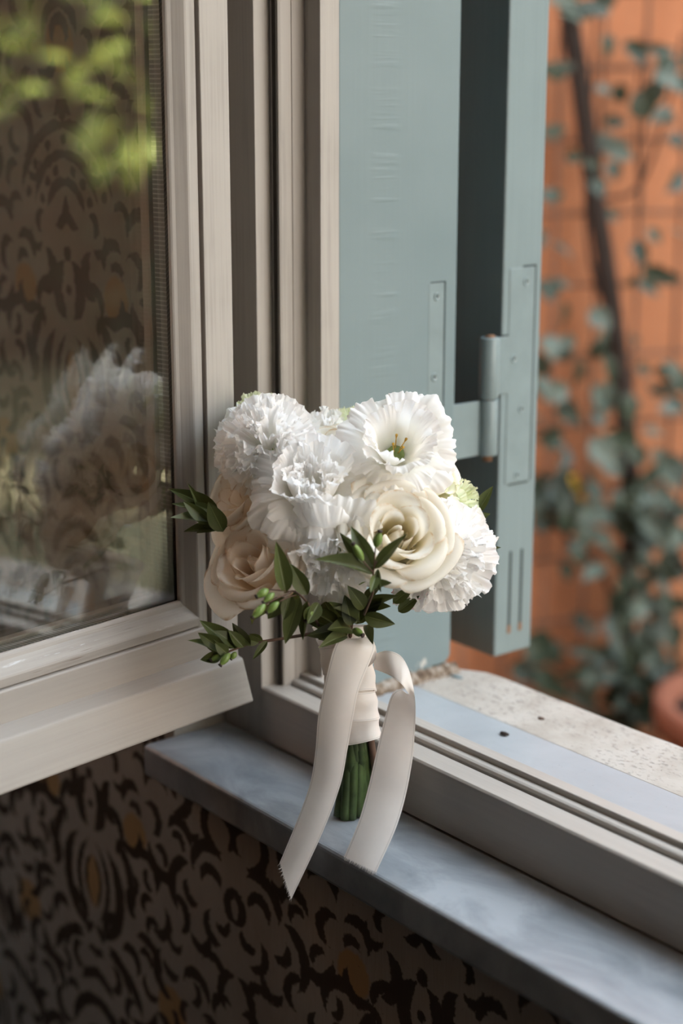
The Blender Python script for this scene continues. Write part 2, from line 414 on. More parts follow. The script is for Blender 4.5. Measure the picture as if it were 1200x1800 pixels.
M['rose'] = petal_mat('cream_rose_petal', (.90, .84, .62), (.94, .91, .84), (.70, .52, .32))
M['rose_aged'] = petal_mat('ivory_rose_petal', (.88, .77, .60), (.92, .85, .76), (.52, .33, .17))
M['lis'] = petal_mat('white_ruffled_petal', (.96, .95, .90), (.975, .965, .955))
M['lis_green'] = petal_mat('pale_green_petal', (.66, .74, .40), (.84, .86, .66))
M['pinktip'] = petal_mat('white_petal_pink_tip', (.88, .86, .80), (.88, .84, .82), (.62, .08, .18))
M['stamen'] = plain('ochre_stamen', (.55, .32, .05), .7, .2)
M['calyx'] = plain('green_calyx', (.20, .27, .09), .6, .3)
def leaf_mat(name, a, b, mid):
    t = NT(name); uv = t.coord('UV'); sep = t.node('ShaderNodeSeparateXYZ'); t.put(sep.inputs[0], uv)
    du = t.math('ABSOLUTE', t.math('SUBTRACT', sep.outputs[0], .5))
    n = t.noise(t.coord(), 3, 4); col = t.mix(n, a, b)
    oi = t.node('ShaderNodeObjectInfo'); col = t.mix(t.math('MULTIPLY', oi.outputs['Random'], .45), col, tuple(x * .5 for x in a))
    col = t.mix(t.mr(du, .012, .035, .8, 0), col, mid)
    vein = t.node('ShaderNodeTexWave'); t.put(vein.inputs['Vector'], t.mapping(uv, (3, 9, 1), (0, 0, .6))); vein.inputs['Scale'].default_value = 1.6
    pb = t.principled(col, .42, .34, normal=t.bump(vein.outputs['Fac'], .08, .01))
    tl = t.node('ShaderNodeBsdfTranslucent'); t.put(tl.inputs[0], tuple(x * 1.5 for x in b))
    return t.finish(t.mixsh(.14, pb, tl.outputs[0]))
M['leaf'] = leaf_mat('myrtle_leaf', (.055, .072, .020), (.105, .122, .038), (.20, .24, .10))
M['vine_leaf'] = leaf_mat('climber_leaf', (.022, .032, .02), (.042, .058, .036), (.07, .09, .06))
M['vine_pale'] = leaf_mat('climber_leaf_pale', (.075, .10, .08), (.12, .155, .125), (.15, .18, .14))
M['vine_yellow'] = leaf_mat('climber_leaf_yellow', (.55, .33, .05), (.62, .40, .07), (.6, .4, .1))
M['hedge'] = leaf_mat('sunny_shrub_leaf', (.16, .22, .035), (.30, .34, .07), (.35, .38, .12))
M['hedge_dark'] = leaf_mat('evergreen_hedge_leaf', (.018, .028, .012), (.030, .045, .018), (.04, .05, .03))
M['berry'] = plain('green_berry', (.16, .24, .055), .35, .45, var=.25, scale=90)
M['berry_tip'] = plain('dark_berry_crown', (.05, .035, .03), .7, .2)
M['twig'] = plain('brown_twig', (.11, .065, .045), .7, .25, scale=120)
M['stem'] = plain('green_cut_stem', (.055, .085, .028), .45, .4, var=.45, scale=60)
M['bark'] = plain('climber_bark', (.032, .023, .019), .85, .15, scale=40)
M['wire'] = plain('rusty_wire', (.16, .085, .055), .8, .2)
M['terracotta'] = plain('terracotta', (.20, .075, .045), .8, .2)
M['potsoil'] = plain('dark_soil', (.02, .016, .014), .95, .05)
def satin(name, col):
    t = NT(name); uv = t.coord('UV')
    w1 = t.noise(t.mapping(uv, (90, 900, 1)), 1, 2); lo = t.noise(t.coord(), 45, 3)
    b = t.ramp(lo, [(.3, tuple(x * .94 for x in col)), (.7, col)])
    sep = t.node('ShaderNodeSeparateXYZ'); t.put(sep.inputs[0], uv)
    e = t.math('ABSOLUTE', t.math('SUBTRACT', sep.outputs[0], .5))
    b = t.mix(t.math('MULTIPLY', t.mr(e, .440, .450), t.mr(e, .472, .462)), b, tuple(x * .72 for x in col))
    h = t.math('ADD', t.math('MULTIPLY', w1, .4), t.mr(e, .47, .485, 0, 1.0))
    nd = t.node('ShaderNodeBsdfPrincipled'); t.put(nd.inputs['Base Color'], b); t.put(nd.inputs['Roughness'], .33); t.put(nd.inputs['Specular IOR Level'], .65)
    nd.inputs['Anisotropic'].default_value = .5; t.put(nd.inputs['Sheen Weight'], .15); t.put(nd.inputs['Normal'], t.bump(h, .15, .0006))
    tl = t.node('ShaderNodeBsdfTranslucent'); t.put(tl.inputs[0], b)
    return t.finish(t.mixsh(.30, nd.outputs[0], tl.outputs[0]))
M['satin'] = satin('ivory_satin', (.88, .82, .765))

# ------------------------------------------------------------------ the building
ZF = -.95                                          # room floor
WT = -.06                                          # inner face of the window wall
def wall_mesh(name, boxes, mats, pick):
    V, Fc = box_data(boxes)
    o = mobj(name, V, Fc, mats)
    for p in o.data.polygons: p.material_index = pick(p)
    return tag(o, kind='structure')
wall_mesh('wall_front', [(-1.25, 3.0, WT, .20, -1.05, -.032), (-1.25, -.272, WT, .20, -.032, 2.25), (1.862, 3.0, WT, .20, -.032, 2.25), (-1.25, 3.0, WT, .20, 2.25, 4.2)],
          [M['wallpaper'], M['facade'], M['reveal']], lambda p: 0 if p.normal.y < -.5 else (1 if p.normal.y > .5 else 2))
wall_mesh('sky_block_overhang', [(-1.25, 3.0, .2, .55, 2.60, 2.75)], [M['facade']], lambda p: 0)  # unseen overhang added to hold sky light off the outer sill
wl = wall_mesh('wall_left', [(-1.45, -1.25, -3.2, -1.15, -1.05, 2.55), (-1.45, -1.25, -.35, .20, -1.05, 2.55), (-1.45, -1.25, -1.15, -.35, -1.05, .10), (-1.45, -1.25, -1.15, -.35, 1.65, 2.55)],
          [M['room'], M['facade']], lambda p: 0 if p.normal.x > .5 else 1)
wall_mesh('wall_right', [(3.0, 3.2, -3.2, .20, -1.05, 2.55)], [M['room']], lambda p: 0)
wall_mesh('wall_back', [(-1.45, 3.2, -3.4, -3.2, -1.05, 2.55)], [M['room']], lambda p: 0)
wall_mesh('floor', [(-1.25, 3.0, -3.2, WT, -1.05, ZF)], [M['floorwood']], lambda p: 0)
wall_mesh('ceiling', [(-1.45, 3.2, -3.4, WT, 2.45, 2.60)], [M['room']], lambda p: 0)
# frame and bar of the small side window that lights the wallpaper from the left
w2 = tag(empty('window_2', (-1.35, -.75, .10)), kind='structure')
for b in ((-.03, .03, -.40, -.36, 0, 1.55), (-.03, .03, .36, .40, 0, 1.55), (-.03, .03, -.36, .36, 0, .04), (-.03, .03, -.36, .36, 1.51, 1.55), (-.02, .02, -.015, .015, .04, 1.51)):
    box('frame_bar', b, M['paint_z'], w2, .003)

# ------------------------------------------------------------------ fixed window frame
w1 = tag(empty('window_1', (0, 0, 0)), kind='structure')
JP = [(-.2722, 0), (-.2103, 0), (-.2103, .0178), (-.2060, .0178), (-.2060, .0215), (-.2000, .0215), (-.2000, .0172), (-.1990, .0178), (-.1982, .0200), (-.1980, .0300), (-.1980, .0306), (-.1990, .0309), (-.1990, .0316),
      (-.1980, .0319), (-.1982, .0461), (-.1763, .0461), (-.1763, .0671), (-.2722, .0671)]
extrude('jamb', JP, lambda a, b, t: (a, b, t), 0, 2.2485, M['paint_z'], w1, .0012)
extrude('jamb', [(1.5897 - a, b) for a, b in JP], lambda a, b, t: (a, b, t), 0, 2.2485, M['paint_z'], w1, .0012)
extrude('head', [(0, 2.2485), (0, 2.18), (.02, 2.18), (.02, 2.17), (.046, 2.17), (.046, 2.15), (.067, 2.15), (.067, 2.2485)], lambda a, b, t: (t, a, b), -.21, 1.80, M['paint_x'], w1)
RP = [(0, .0002), (0, .0514), (.0018, .0532), (.0236, .0532), (.0236, .0480), (.0258, .0480), (.0258, .0545), (.0270, .0568), (.0292, .0578), (.0330, .0577), (.0366, .0570), (.0366, .0618), (.0372, .0623), (.0505, .0613), (.0511, .0605), (.0511, .0002)]
extrude('bottom_rail', RP, lambda a, b, t: (t, a, b), -.2125, 1.802, M['paint_x'], w1, .0008)
box('gasket', (-.2058, -.2002, .0160, .0212, .054, 2.17), M['gasket'], w1)
box('gasket', (-.205, 1.795, .0238, .0256, .0482, .0512), M['gasket'], w1)

# ------------------------------------------------------------------ sills
o = box('window_sill', (-.2715, 1.861, -.096, .0, -.0315, 0), M['marble'], None)
bevel(o, .004, 3); tag(o, 'grey veined marble window sill inside, under the bouquet stems', 'sill')
def slab(name, y0, y1, mat, label, ragged=0):
    n = 90; x0, x1 = -.2715, 1.86; V, Fc = [], []
    rnd = random.Random(4)
    for i in range(n + 1):
        x = x0 + (x1 - x0) * i / n
        j = rnd.uniform(-1, 1) * ragged
        if ragged:
            cut = max(0, (-.15 - x)) * .55
        else: cut = 0
        ys = [y0, y0 + .0006, y1 + j - cut - (.006 if ragged else .0004), y1 + j - cut]
        V += [(x, ys[0], -.0005), (x, ys[0], .0296), (x, ys[1], .030), (x, ys[2], .030 - ragged * .5), (x, ys[3], .024 if ragged else .0297), (x, ys[3], -.0005)]
    for i in range(n):
        for k in range(6): Fc.append((i * 6 + k, i * 6 + (k + 1) % 6, (i + 1) * 6 + (k + 1) % 6, (i + 1) * 6 + k))
    Fc.append((5, 4, 3, 2, 1, 0)); Fc.append(tuple(n * 6 + k for k in range(6)))
    me = mesh_data(name, V, Fc, mat)
    bm = bmesh.new(); bm.from_mesh(me); bmesh.ops.recalc_face_normals(bm, faces=bm.faces); bm.to_mesh(me); bm.free()
    o = link(bpy.data.objects.new(name, me)); tag(o, label, 'sill'); return o
slab('outer_sill', .0513, .157, M['marble_out'], 'pale smooth marble strip outside the window frame')
slab('stone_ledge', .1572, .2465, M['travertine'], 'pitted cream travertine ledge along the outer edge', .0009)

# ------------------------------------------------------------------ blue post with its hinge plate
XP = -.1772
post = empty('shutter_post', (XP, .139, .03)); tag(post, 'flat blue-grey painted post beside the beige window frame', 'post')
rnd = random.Random(11)
prof = [(.0673, 2.24)]
zb = lambda y: .0315 + max(0, (y - .10)) * .10
ny = 26
low = [(.0673 + (.2115 - .0673) * i / ny, zb(.0673 + (.2115 - .0673) * i / ny) + rnd.uniform(-.0012, .0016) + (.006 if i == ny else 0)) for i in range(ny + 1)]
pp = [(.0673, 2.24)] + low + [(.2115, 2.24)]
o = extrude('post_board', pp, lambda a, b, t: (t - XP, a - .139, b - .03), -.2718, XP, M['blue_post'], post, .0015)
# hinge plate, mortised flush in the post: plate + dark joint lines + screws
def p_loc(y, z, x=XP): return (x - XP, y - .139, z - .03)
def lbox(name, x0, x1, y0, y1, z0, z1, mat, parent, org, bev=None):
    return box(name, (x0 - org[0], x1 - org[0], y0 - org[1], y1 - org[1], z0 - org[2], z1 - org[2]), mat, parent, bev)
PO = (XP, .139, .03)
hp = lbox('hinge_plate', XP - .001, XP + .0003, .176, .1955, .20, .425, M['blue_metal'], post, PO, .0006)
lbox('hinge_arm', XP - .004, XP - .0002, .1955, .2495, .2495, .3045, M['blue_metal'], post, PO, .0006)
lbox('joint_line', XP - .001, XP + .0003, .1955, .1972, .3045, .4262, M['blue_gap'], post, PO)
lbox('joint_line', XP - .001, XP + .0003, .178, .1972, .425, .4262, M['blue_gap'], post, PO)
def screw_data(r=.0042):
    V, Fc = [], []
    n = 14
    for k in range(n):
        a = 2 * math.pi * k / n; V += [(0, r * math.cos(a), r * math.sin(a)), (.0009, r * .86 * math.cos(a), r * .86 * math.sin(a)), (.0004, r * .35 * math.cos(a), r * .35 * math.sin(a))]
    for k in range(n):
        j = (k + 1) % n
        Fc += [(k * 3, j * 3, j * 3 + 1, k * 3 + 1), (k * 3 + 1, j * 3 + 1, j * 3 + 2, k * 3 + 2)]
    Fc.append(tuple(k * 3 + 2 for k in range(n)))
    return V, Fc
SCREW = mesh_data('screw', *screw_data(), [M['blue_metal'], M['blue_gap']])
SCREW.polygons[len(SCREW.polygons) - 1].material_index = 1
for (y, z) in ((.186, .412), (.184, .335), (.186, .26)):
    s = link(bpy.data.objects.new('screw', SCREW), post); s.location = p_loc(y, z, XP + .0002)
# barrel with pin
BY, BX_ = .2555, XP + .0015
V, Fc = tube_data([(BX_ - XP, BY - .139, .2495 - .03), (BX_ - XP, BY - .139, .3050 - .03)], .0098, 20)
o = mobj('hinge_knuckle', V, Fc, M['blue_metal'], post, True); bevel(o, .0008)
V, Fc = tube_data([(BX_ - XP, BY - .139, .243 - .03), (BX_ - XP, BY - .139, .3690 - .03)], .0050, 12)
mobj('hinge_pin', V, Fc, M['rust'], post, True)

# crumbled mortar at the foot of the post
V, Fc = [], []
rnd = random.Random(5)
nu, nv = 40, 7
for i in range(nu + 1):
    y = .075 + (.222 - .075) * i / nu
    hgt = .0065 + .006 * max(0, math.sin(i / nu * 3.3 - .2)) + rnd.uniform(-.0015, .0025)
    for j in range(nv + 1):
        a = math.pi * j / nv
        V.append((XP - .004 + (.0125 + rnd.uniform(-.002, .002)) * math.cos(a) * (1 if i < nu else .3), y + rnd.uniform(-.0006, .0006), .0298 + hgt * math.sin(a)))
for i in range(nu):
    for j in range(nv): Fc.append((i * (nv + 1) + j, i * (nv + 1) + j + 1, (i + 1) * (nv + 1) + j + 1, (i + 1) * (nv + 1) + j))
t = NT('crumbled_mortar'); c_ = t.coord(); n_ = t.noise(c_, 120, 5)
mm = t.finish(t.principled(t.ramp(n_, [(.35, (.10, .07, .05)), (.5, (.20, .15, .11)), (.70, (.42, .38, .34))]), .9, .1, normal=t.bump(n_, .8, .003)))
tag(mobj('mortar_crumbs', V, Fc, mm, None, True), 'crumbling brown mortar at the foot of the blue post', 'mortar')

# ------------------------------------------------------------------ folded back shutter
SX = -.1775
SO = (SX, .300, .031)
sh = empty('shutter', SO); tag(sh, 'blue-grey wooden shutter folded back outside, hinged to the post', 'shutter')
bevel(lbox('stile', SX - .11, SX, .2735, .3265, .031, 1.97, M['blue_z'], sh, SO), .002)
bevel(lbox('stile', SX - .50, SX - .39, .2735, .3265, .031, 1.97, M['blue_z'], sh, SO), .002)
for z0, z1 in ((.031, .13), (.98, 1.06), (1.88, 1.97)):
    bevel(lbox('rail', SX - .39, SX - .11, .276, .324, z0, z1, M['blue_z'], sh, SO), .002)
k = 0
for z in np.arange(.145, 1.87, .034):
    if .96 < z + .01 < 1.085: continue
    V, Fc = box_data([(-.39, -.11, -.021, .021, -.004, .004)])
    if k == 0: SL = mesh_data('slat', V, Fc, M['blue_z'])
    s = link(bpy.data.objects.new('slat', SL), sh); s.location = (0, 0, z - SO[2]); s.rotation_euler = (rad(-40), 0, 0); k += 1
SL.update()
# hinge leaf on the shutter edge: flag shaped plate with its joint lines
lbox('hinge_plate', SX - .001, SX + .0008, .2820, .3165, .214, .432, M['blue_metal'], sh, SO, .0006)
lbox('hinge_arm', SX - .001, SX + .0012, .2555, .2822, .3080, .3655, M['blue_metal'], sh, SO, .0006)
lbox('joint_line', SX - .001, SX + .0003, .3165, .3186, .214, .4338, M['blue_gap'], sh, SO)
lbox('joint_line', SX - .001, SX + .0003, .300, .3186, .432, .4340, M['blue_gap'], sh, SO)
lbox('joint_line', SX - .001, SX + .0003, .287, .3150, .2122, .2140, M['blue_gap'], sh, SO)
lbox('joint_line', SX - .001, SX + .0003, .274, .2822, .3655, .3672, M['blue_gap'], sh, SO)
V, Fc = tube_data([(BX_ - SX, BY - SO[1], .3062 - SO[2]), (BX_ - SX, BY - SO[1], .3670 - SO[2])], .0098, 20)
bevel(mobj('hinge_knuckle', V, Fc, M['blue_metal'], sh, True), .0008)
for (y, z) in ((.3045, .418), (.2900, .342), (.3020, .290), (.2985, .222)):
    s = link(bpy.data.objects.new('screw', SCREW), sh); s.location = (SX + .0007 - SO[0], y - SO[1], z - SO[2])
for y in (.2935, .3095):
    g = lbox('slot', SX - .004, SX + .0004, y - .0016, y + .0016, .055, .142, M['blue_gap'], sh, SO)
    lbox('slot_stain', SX - .003, SX + .0006, y - .0022, y + .0022, .0535, .062, M['rust'], sh, SO)

# ------------------------------------------------------------------ open casement sash
SD = Vector((math.cos(rad(98.7)), math.sin(rad(98.7)), 0)); SN = Vector((SD.y, -SD.x, 0))
org = SD * (-.0262) + SN * (-.1784)
sash = empty('casement_sash', (org.x, org.y, .0575), math.atan2(-SD.y, -SD.x))
tag(sash, 'open beige casement sash with double glazing and a drip moulding', 'window sash')
Z0 = .0575
SW = .60; ST = 2.18
SPF = [(0, 0), (.0318, 0), (.0322, -.0060), (.0336, -.0060), (.0340, -.0030), (.0435, -.0030), (.0450, -.0036), (.0530, -.0105), (.0556, -.0118), (.0570, -.0130), (.0570, -.0165), (.0490, -.0165), (.0490, -.0395), (.0570, -.0395), (.0530, -.055), (0, -.055)]
extrude('stile', SPF, lambda a, b, t: (a, b, t), 0, ST - Z0, M['paint_z'], sash, .0008)
extrude('stile', [(SW - a, b) for a, b in SPF], lambda a, b, t: (a, b, t), 0, ST - Z0, M['paint_z'], sash, .0008)
def rail_pf(s): return [(.0575, 0), (.143, 0), (.1433, -.0030), (.1520, -.0030), (.1535, -.0036), (.1640, -.0110), (.1670, -.0120), (.1690, -.0132), (.1690, -.0165), (.161, -.0165), (.161, -.0395), (.169, -.0395), (.166, -.055), (.0575, -.055)]
extrude('bottom_rail', [(b - .0002, a - Z0) for a, b in [(.0575, 0), (.1425, 0), (.1435, -.0012), (.1437, -.0060), (.150, -.0060), (.150, -.0165), (.161, -.0165), (.161, -.0395), (.169, -.0395), (.166, -.055), (.0575, -.055)]], lambda a, b, t: (t, a, b), .0006, SW - .0006, M['paint_x'], sash, .0008)
extrude('glazing_bead', [(b, a - Z0) for a, b in [(.1448, -.0034), (.1520, -.0030), (.1535, -.0036), (.1640, -.0110), (.1670, -.0120), (.1690, -.0132), (.1690, -.0165), (.1448, -.0165)]], lambda a, b, t: (t, a, b), .0400, SW - .0400, M['paint_wear'], sash, .0006)
extrude('top_rail', [(b - .0002, ST - Z0 - (a - .112)) for a, b in rail_pf(0) if a > .07] + [(-.055, ST - Z0), (-.0002, ST - Z0)], lambda a, b, t: (t, a, b), .0006, SW - .0006, M['paint_x'], sash, 0)
extrude('drip_moulding', [(-.001, .1165), (.0008, .1165), (.0170, .1130), (.0190, .1122), (.0200, .1100), (.0318, .0755), (.0305, .0738), (.0180, .0755), (.0160, .0790), (.0130, .0755), (-.001, .0755)],
        lambda a, b, t: (t, a, b - Z0), .0125, SW - .01, M['paint_x'], sash, .0010)
def gpane(y0, y1):
    box('glass_pane', (.0500, SW - .0500, y0, y1, .162 - Z0, ST - .068 - Z0), M['glass'], sash)
gpane(-.0205, -.0168); gpane(-.0392, -.0355)
for b in ((.0495, .0560, -.0350, -.0210, .161 - Z0, ST - .06 - Z0), (SW - .056, SW - .0495, -.0350, -.0210, .161 - Z0, ST - .06 - Z0), (.056, SW - .056, -.0350, -.0210, .1612 - Z0, .1675 - Z0), (.056, SW - .056, -.0350, -.0210, ST - .075 - Z0, ST - .069 - Z0)):
    box('spacer_bar', b, M['spacer'], sash)

# ------------------------------------------------------------------ flowers
def frame_m(pos, axis, roll=0.0):
    z = Vector(axis).normalized(); x = z.orthogonal().normalized()
    ref = CR - z * CR.dot(z)
    if ref.length > .1: x = ref.normalized()
    y = z.cross(x)
    m = Matrix(((x.x, y.x, z.x, pos.x), (x.y, y.y, z.y, pos.y), (x.z, y.z, z.z, pos.z), (0, 0, 0, 1)))
    return m @ Matrix.Rotation(roll, 4, 'Z')
def petal(L, alph, r0, zbase, phi, half, base_w=.5, tip=.30, tpow=2.6, ruf=0, rk=9, seed=0, nu=20, nv=16, spiral=0, jag=0, wob=.03, widen=None):
    """a petal in flower coordinates: profile by tangent angles alph [(v, deg)], swept over an azimuth range"""
    rnd = random.Random(seed)
    ph = [rnd.uniform(0, 6.28) for _ in range(10)]
    N = 60
    av = np.interp(np.linspace(0, 1, N), [a[0] for a in alph], [a[1] for a in alph])
    ker = np.ones(7) / 7; av = np.convolve(np.pad(av, 3, mode='edge'), ker, 'valid')
    ds = L / (N - 1)
    rr = r0 + np.concatenate([[0], np.cumsum(np.cos(np.radians(av[:-1])) * ds)])
    zz = zbase + np.concatenate([[0], np.cumsum(np.sin(np.radians(av[:-1])) * ds)])
    vs_ = np.linspace(0, 1, N)
    V, UV = [], []
    for j in range(nv + 1):
        v0 = (j / nv) ** .85
        for i in range(nu + 1):
            u = -1 + 2 * i / nu
            cut = 1 - tip * abs(u) ** tpow
            if jag: cut += jag * (math.sin(rk * 1.7 * u + ph[0]) * .5 + math.sin(rk * 3.9 * u + ph[1]) * .5)
            v = min(1.0, max(0, v0 * cut))
            r = float(np.interp(v, vs_, rr)); z = float(np.interp(v, vs_, zz)); a = rad(float(np.interp(v, vs_, av)))
            wd = base_w + (1 - base_w) * math.sin(min(1, v * 1.35) * math.pi / 2)
            th = phi + half * u * wd
            dn = 0
            if ruf:
                e = v0 ** 6; e1 = v0 ** 3; e2 = max(0, (v0 - .6) / .4) ** 2
                dn = ruf * (e1 * 1.7 * math.sin(rk * .42 * u + ph[2]) + e * .80 * math.sin(rk * 1.1 * u + ph[3] + 1.5 * v0) + e2 * .45 * math.sin(rk * 2.4 * u + ph[4] - 2 * v0) + e2 * .30 * math.sin(rk * 4.3 * u + ph[8] + 3 * v0))
                th += .55 * ruf / max(r, .006) * e2 * math.sin(rk * 1.7 * u + ph[5])
            dn += wob * L * v0 * (math.sin(2.1 * u + ph[6] + 2 * v0) * .6 + .4 * math.sin(3.7 * u + ph[7]))
            r2 = r - math.sin(a) * dn + spiral * u * L * v0
            z2 = z + math.cos(a) * dn
            r2 = max(r2, .0006)
            V.append((r2 * math.cos(th), r2 * math.sin(th), z2)); UV.append((i / nu, v0))
    Fc = [(j * (nu + 1) + i, j * (nu + 1) + i + 1, (j + 1) * (nu + 1) + i + 1, (j + 1) * (nu + 1) + i) for j in range(nv) for i in range(nu)]
    return V, Fc, UV
def add_petal(parent, mat, **kw):
    V, Fc, UV = petal(**kw)
    return mobj('petal', V, Fc, mat, parent, True, UV)
def core(name, R, parent, m, mats):
    """receptacle and sepals: the flower's own mesh, petals hang under it"""
    V, Fc = tube_data([(0, 0, -1.25 * R), (0, 0, -1.0 * R), (0, 0, -.86 * R), (0, 0, -.66 * R), (0, 0, -.5 * R)], [.07 * R, .12 * R, .24 * R, .2 * R, .05 * R], 12)
    mi = [0] * len(Fc)
    for k in range(5):
        a = k * 2 * math.pi / 5 + .3; b = len(V)
        ca, sa = math.cos(a), math.sin(a)
        for (r, z, w_) in ((.20, -.93, .10), (.48, -.78, .13), (.72, -.66, .05), (.80, -.72, .005)):
            V += [(r * R * ca - w_ * R * sa, r * R * sa + w_ * R * ca, z * R), (r * R * ca + w_ * R * sa, r * R * sa - w_ * R * ca, z * R)]
        for q in range(3): Fc.append((b + 2 * q, b + 2 * q + 1, b + 2 * q + 3, b + 2 * q + 2)); mi.append(0)
    o = mobj(name, V, Fc, mats, parent, True, midx=mi); o.matrix_local = m; return o

BQ = empty('bouquet', on_z(625, 1432, 0)); tag(BQ, 'white rose and lisianthus wedding bouquet with satin ribbons, standing on the sill', 'bouquet')
bpy.context.view_layer.update()
BI = BQ.matrix_world.inverted()
HC = (610, 890, 1.40)
def cdir(r, u, t): return (CR * r + CU * u - CF * t).normalized()
def fl_m(px, py, depth, d, roll=0): return BI @ frame_m(at(px, py, depth), cdir(*d), roll)

def rose(px, py, depth, d, Rpx, seed, mat, n=(6, 7, 7), open_=1.0, roll=0., label=None, curl=1.0):
    R = Rpx / FPX * depth; rnd = random.Random(seed)
    f = core('rose', R, BQ, fl_m(px, py, depth, d, roll), M['calyx'])
    if label: f['label'] = label
    N = sum(n); k = 0; phi = rnd.uniform(0, 6)
    for li, cnt in enumerate(n):
        for i in range(cnt):
            t_ = k / (N - 1); k += 1
            phi += 2.4 + rnd.uniform(-.25, .25)
            if li == 0:
                al = [(0, 88), (.4, 93), (.75, 101 - 8 * t_), (1, 106)]; L = R * (1.0 + .06 * t_ - .05 * (k % 2)); r0 = .02 * R + .42 * R * t_ * (.6 + t_); half = rad(88 - 30 * t_); tip = .18
            elif li == 1:
                q = i / max(1, cnt - 1)
                al = [(0, 58 - 18 * q), (.30, 82 - 8 * q), (.70, 94 - 14 * q * open_), (.90, 92 - 40 * q * open_), (1, 70 - 120 * q * open_)]; L = R * (1.12 + .1 * q); r0 = .10 * R + .04 * R * q; half = rad(66 - 8 * q); tip = .22
            else:
                q = i / max(1, cnt - 1)
                cu = curl * rnd.uniform(.6, 1.25)
                al = [(0, 25 - 12 * q), (.28, 72 - 14 * q), (.62, 84 - 26 * q * open_), (.80, 60 - 45 * q * open_), (.90, 10 - 60 * cu * q - 20), (1, -40 - 150 * cu)]; L = R * (1.28 + .14 * q); r0 = .13 * R; half = rad(56 - 4 * q + rnd.uniform(-4, 4)); tip = .26
            add_petal(f, mat, L=L, alph=al, r0=r0, zbase=-.86 * R, phi=phi, half=half, base_w=.62, tip=tip, seed=seed * 100 + k, spiral=.05 if li < 2 else .02, wob=.022 if li < 2 else .035, nu=18, nv=22)
    return f
def lis(px, py, depth, d, Rpx, seed, mat=None, n=26, form='dense', roll=0., label=None, ruf=1.0):
    R = Rpx / FPX * depth; rnd = random.Random(seed); mat = mat or M['lis']
    f = core('lisianthus', R, BQ, fl_m(px, py, depth, d, roll), M['calyx'])
    if label: f['label'] = label
    phi = rnd.uniform(0, 6)
    for k in range(n):
        t_ = k / (n - 1); phi += 2.4 + rnd.uniform(-.3, .3)
        if form == 'dense':
            q = t_ ** .55; pol = 80 * q + rnd.uniform(-6, 6)           # polar angle of this petal's rim on the dome
            al = [(0, 90 - .25 * pol), (.3, 90 - .75 * pol), (.7, 90 - 1.15 * pol), (1, 90 - 1.15 * pol + rnd.uniform(-30, 30))]
            L = R * (1.55 - .34 * q + rnd.uniform(-.04, .04)); half = rad(min(95, 30 / max(.25, math.sin(rad(pol))) + rnd.uniform(-4, 8))); r0 = R * (.03 + .08 * t_); rf = .072 * R * ruf; rk = rnd.uniform(10, 13) * max(.8, min(1.5, half / .7))
        elif form == 'cup':
            if t_ < .62:
                q = t_ / .62; al = [(0, 62 - 40 * q), (.35, 84 - 16 * q), (.75, 90 - 14 * q + rnd.uniform(-14, 14)), (1, 84 - 30 * q + rnd.uniform(-30, 30))]; L = R * (1.0 + .42 * q + rnd.uniform(-.06, .06)); half = rad(52); r0 = R * (.05 + .18 * q)
            else:
                q = (t_ - .62) / .38; al = [(0, 14), (.3, 62 - 14 * q), (.6, 42 - 34 * q), (.85, -5 - 40 * q), (1, -45 - 20 * q)]; L = R * (1.36 + .10 * q + rnd.uniform(-.1, .08)); half = rad(50); r0 = R * .16
            rf = .060 * R * ruf; rk = rnd.uniform(10, 13)
        else:                                               # open
            if t_ < .5:
                q = t_ / .5; al = [(0, 30 - 8 * q), (.35, 78 - 6 * q), (.7, 80 - 14 * q + rnd.uniform(-14, 10)), (1, 60 - 26 * q + rnd.uniform(-30, 30))]; L = R * (1.36 + .12 * q + rnd.uniform(-.1, .1)); half = rad(56)
            else:
                q = (t_ - .5) / .5; al = [(0, 10), (.3, 62 - 10 * q), (.6, 44 - 24 * q + rnd.uniform(-16, 16)), (.85, 0 - 24 * q + rnd.uniform(-25, 25)), (1, -36 + rnd.uniform(-30, 30))]; L = R * (1.42 + .06 * q + rnd.uniform(-.12, .1)); half = rad(54)
            r0 = R * .12; rf = .052 * R * ruf; rk = rnd.uniform(10, 13)
        add_petal(f, mat, L=L, alph=al, r0=r0, zbase=-.8 * R, phi=phi, half=half, base_w=.5, tip=.16, tpow=3.5, ruf=rf, rk=rk, seed=seed * 100 + k, nu=72, nv=16, jag=.024, wob=.05, spiral=rnd.uniform(-.05, .05))
    if form == 'open':
        for q in range(4):
            a = q * 1.6 + .4; b = .07 * R
            V, Fc = tube_data([(b * math.cos(a), b * math.sin(a), -.5 * R), (2 * b * math.cos(a), 2 * b * math.sin(a), -.12 * R), (2.3 * b * math.cos(a), 2.3 * b * math.sin(a), .02 * R)], [.014 * R, .012 * R, .032 * R], 7)
            mobj('stamen', V, Fc, M['stamen'], f, True)
    return f

lis(462, 770, 1.368, (-.22, .45, .86), 86, 1, n=36, label='densely ruffled white flower at upper left')
lis(549, 842, 1.332, (.02, .50, .86), 84, 2, n=28, form='cup', label='white ruffled cup with spread skirt petals at the centre')
lis(702, 776, 1.345, (.10, .36, .93), 80, 3, n=12, form='open', label='open white flower with ochre stamens at upper right')
rose(702, 934, 1.322, (.18, .34, .92), 118, 4, M['rose'], n=(9, 8, 9), label='large cream rose with rolled petals at the centre right', curl=1.5)
lis(796, 976, 1.366, (.60, -.04, .80), 92, 5, n=38, label='densely ruffled white flower at the right edge')
rose(444, 988, 1.348, (-.52, .46, .72), 112, 6, M['rose_aged'], n=(9, 8, 8), label='ivory rose with browned petal edges at lower left', curl=.7)
lis(580, 990, 1.325, (-.08, -.50, .86), 80, 7, n=18, form='cup', ruf=1.5, label='drooping white flower above the green berries')
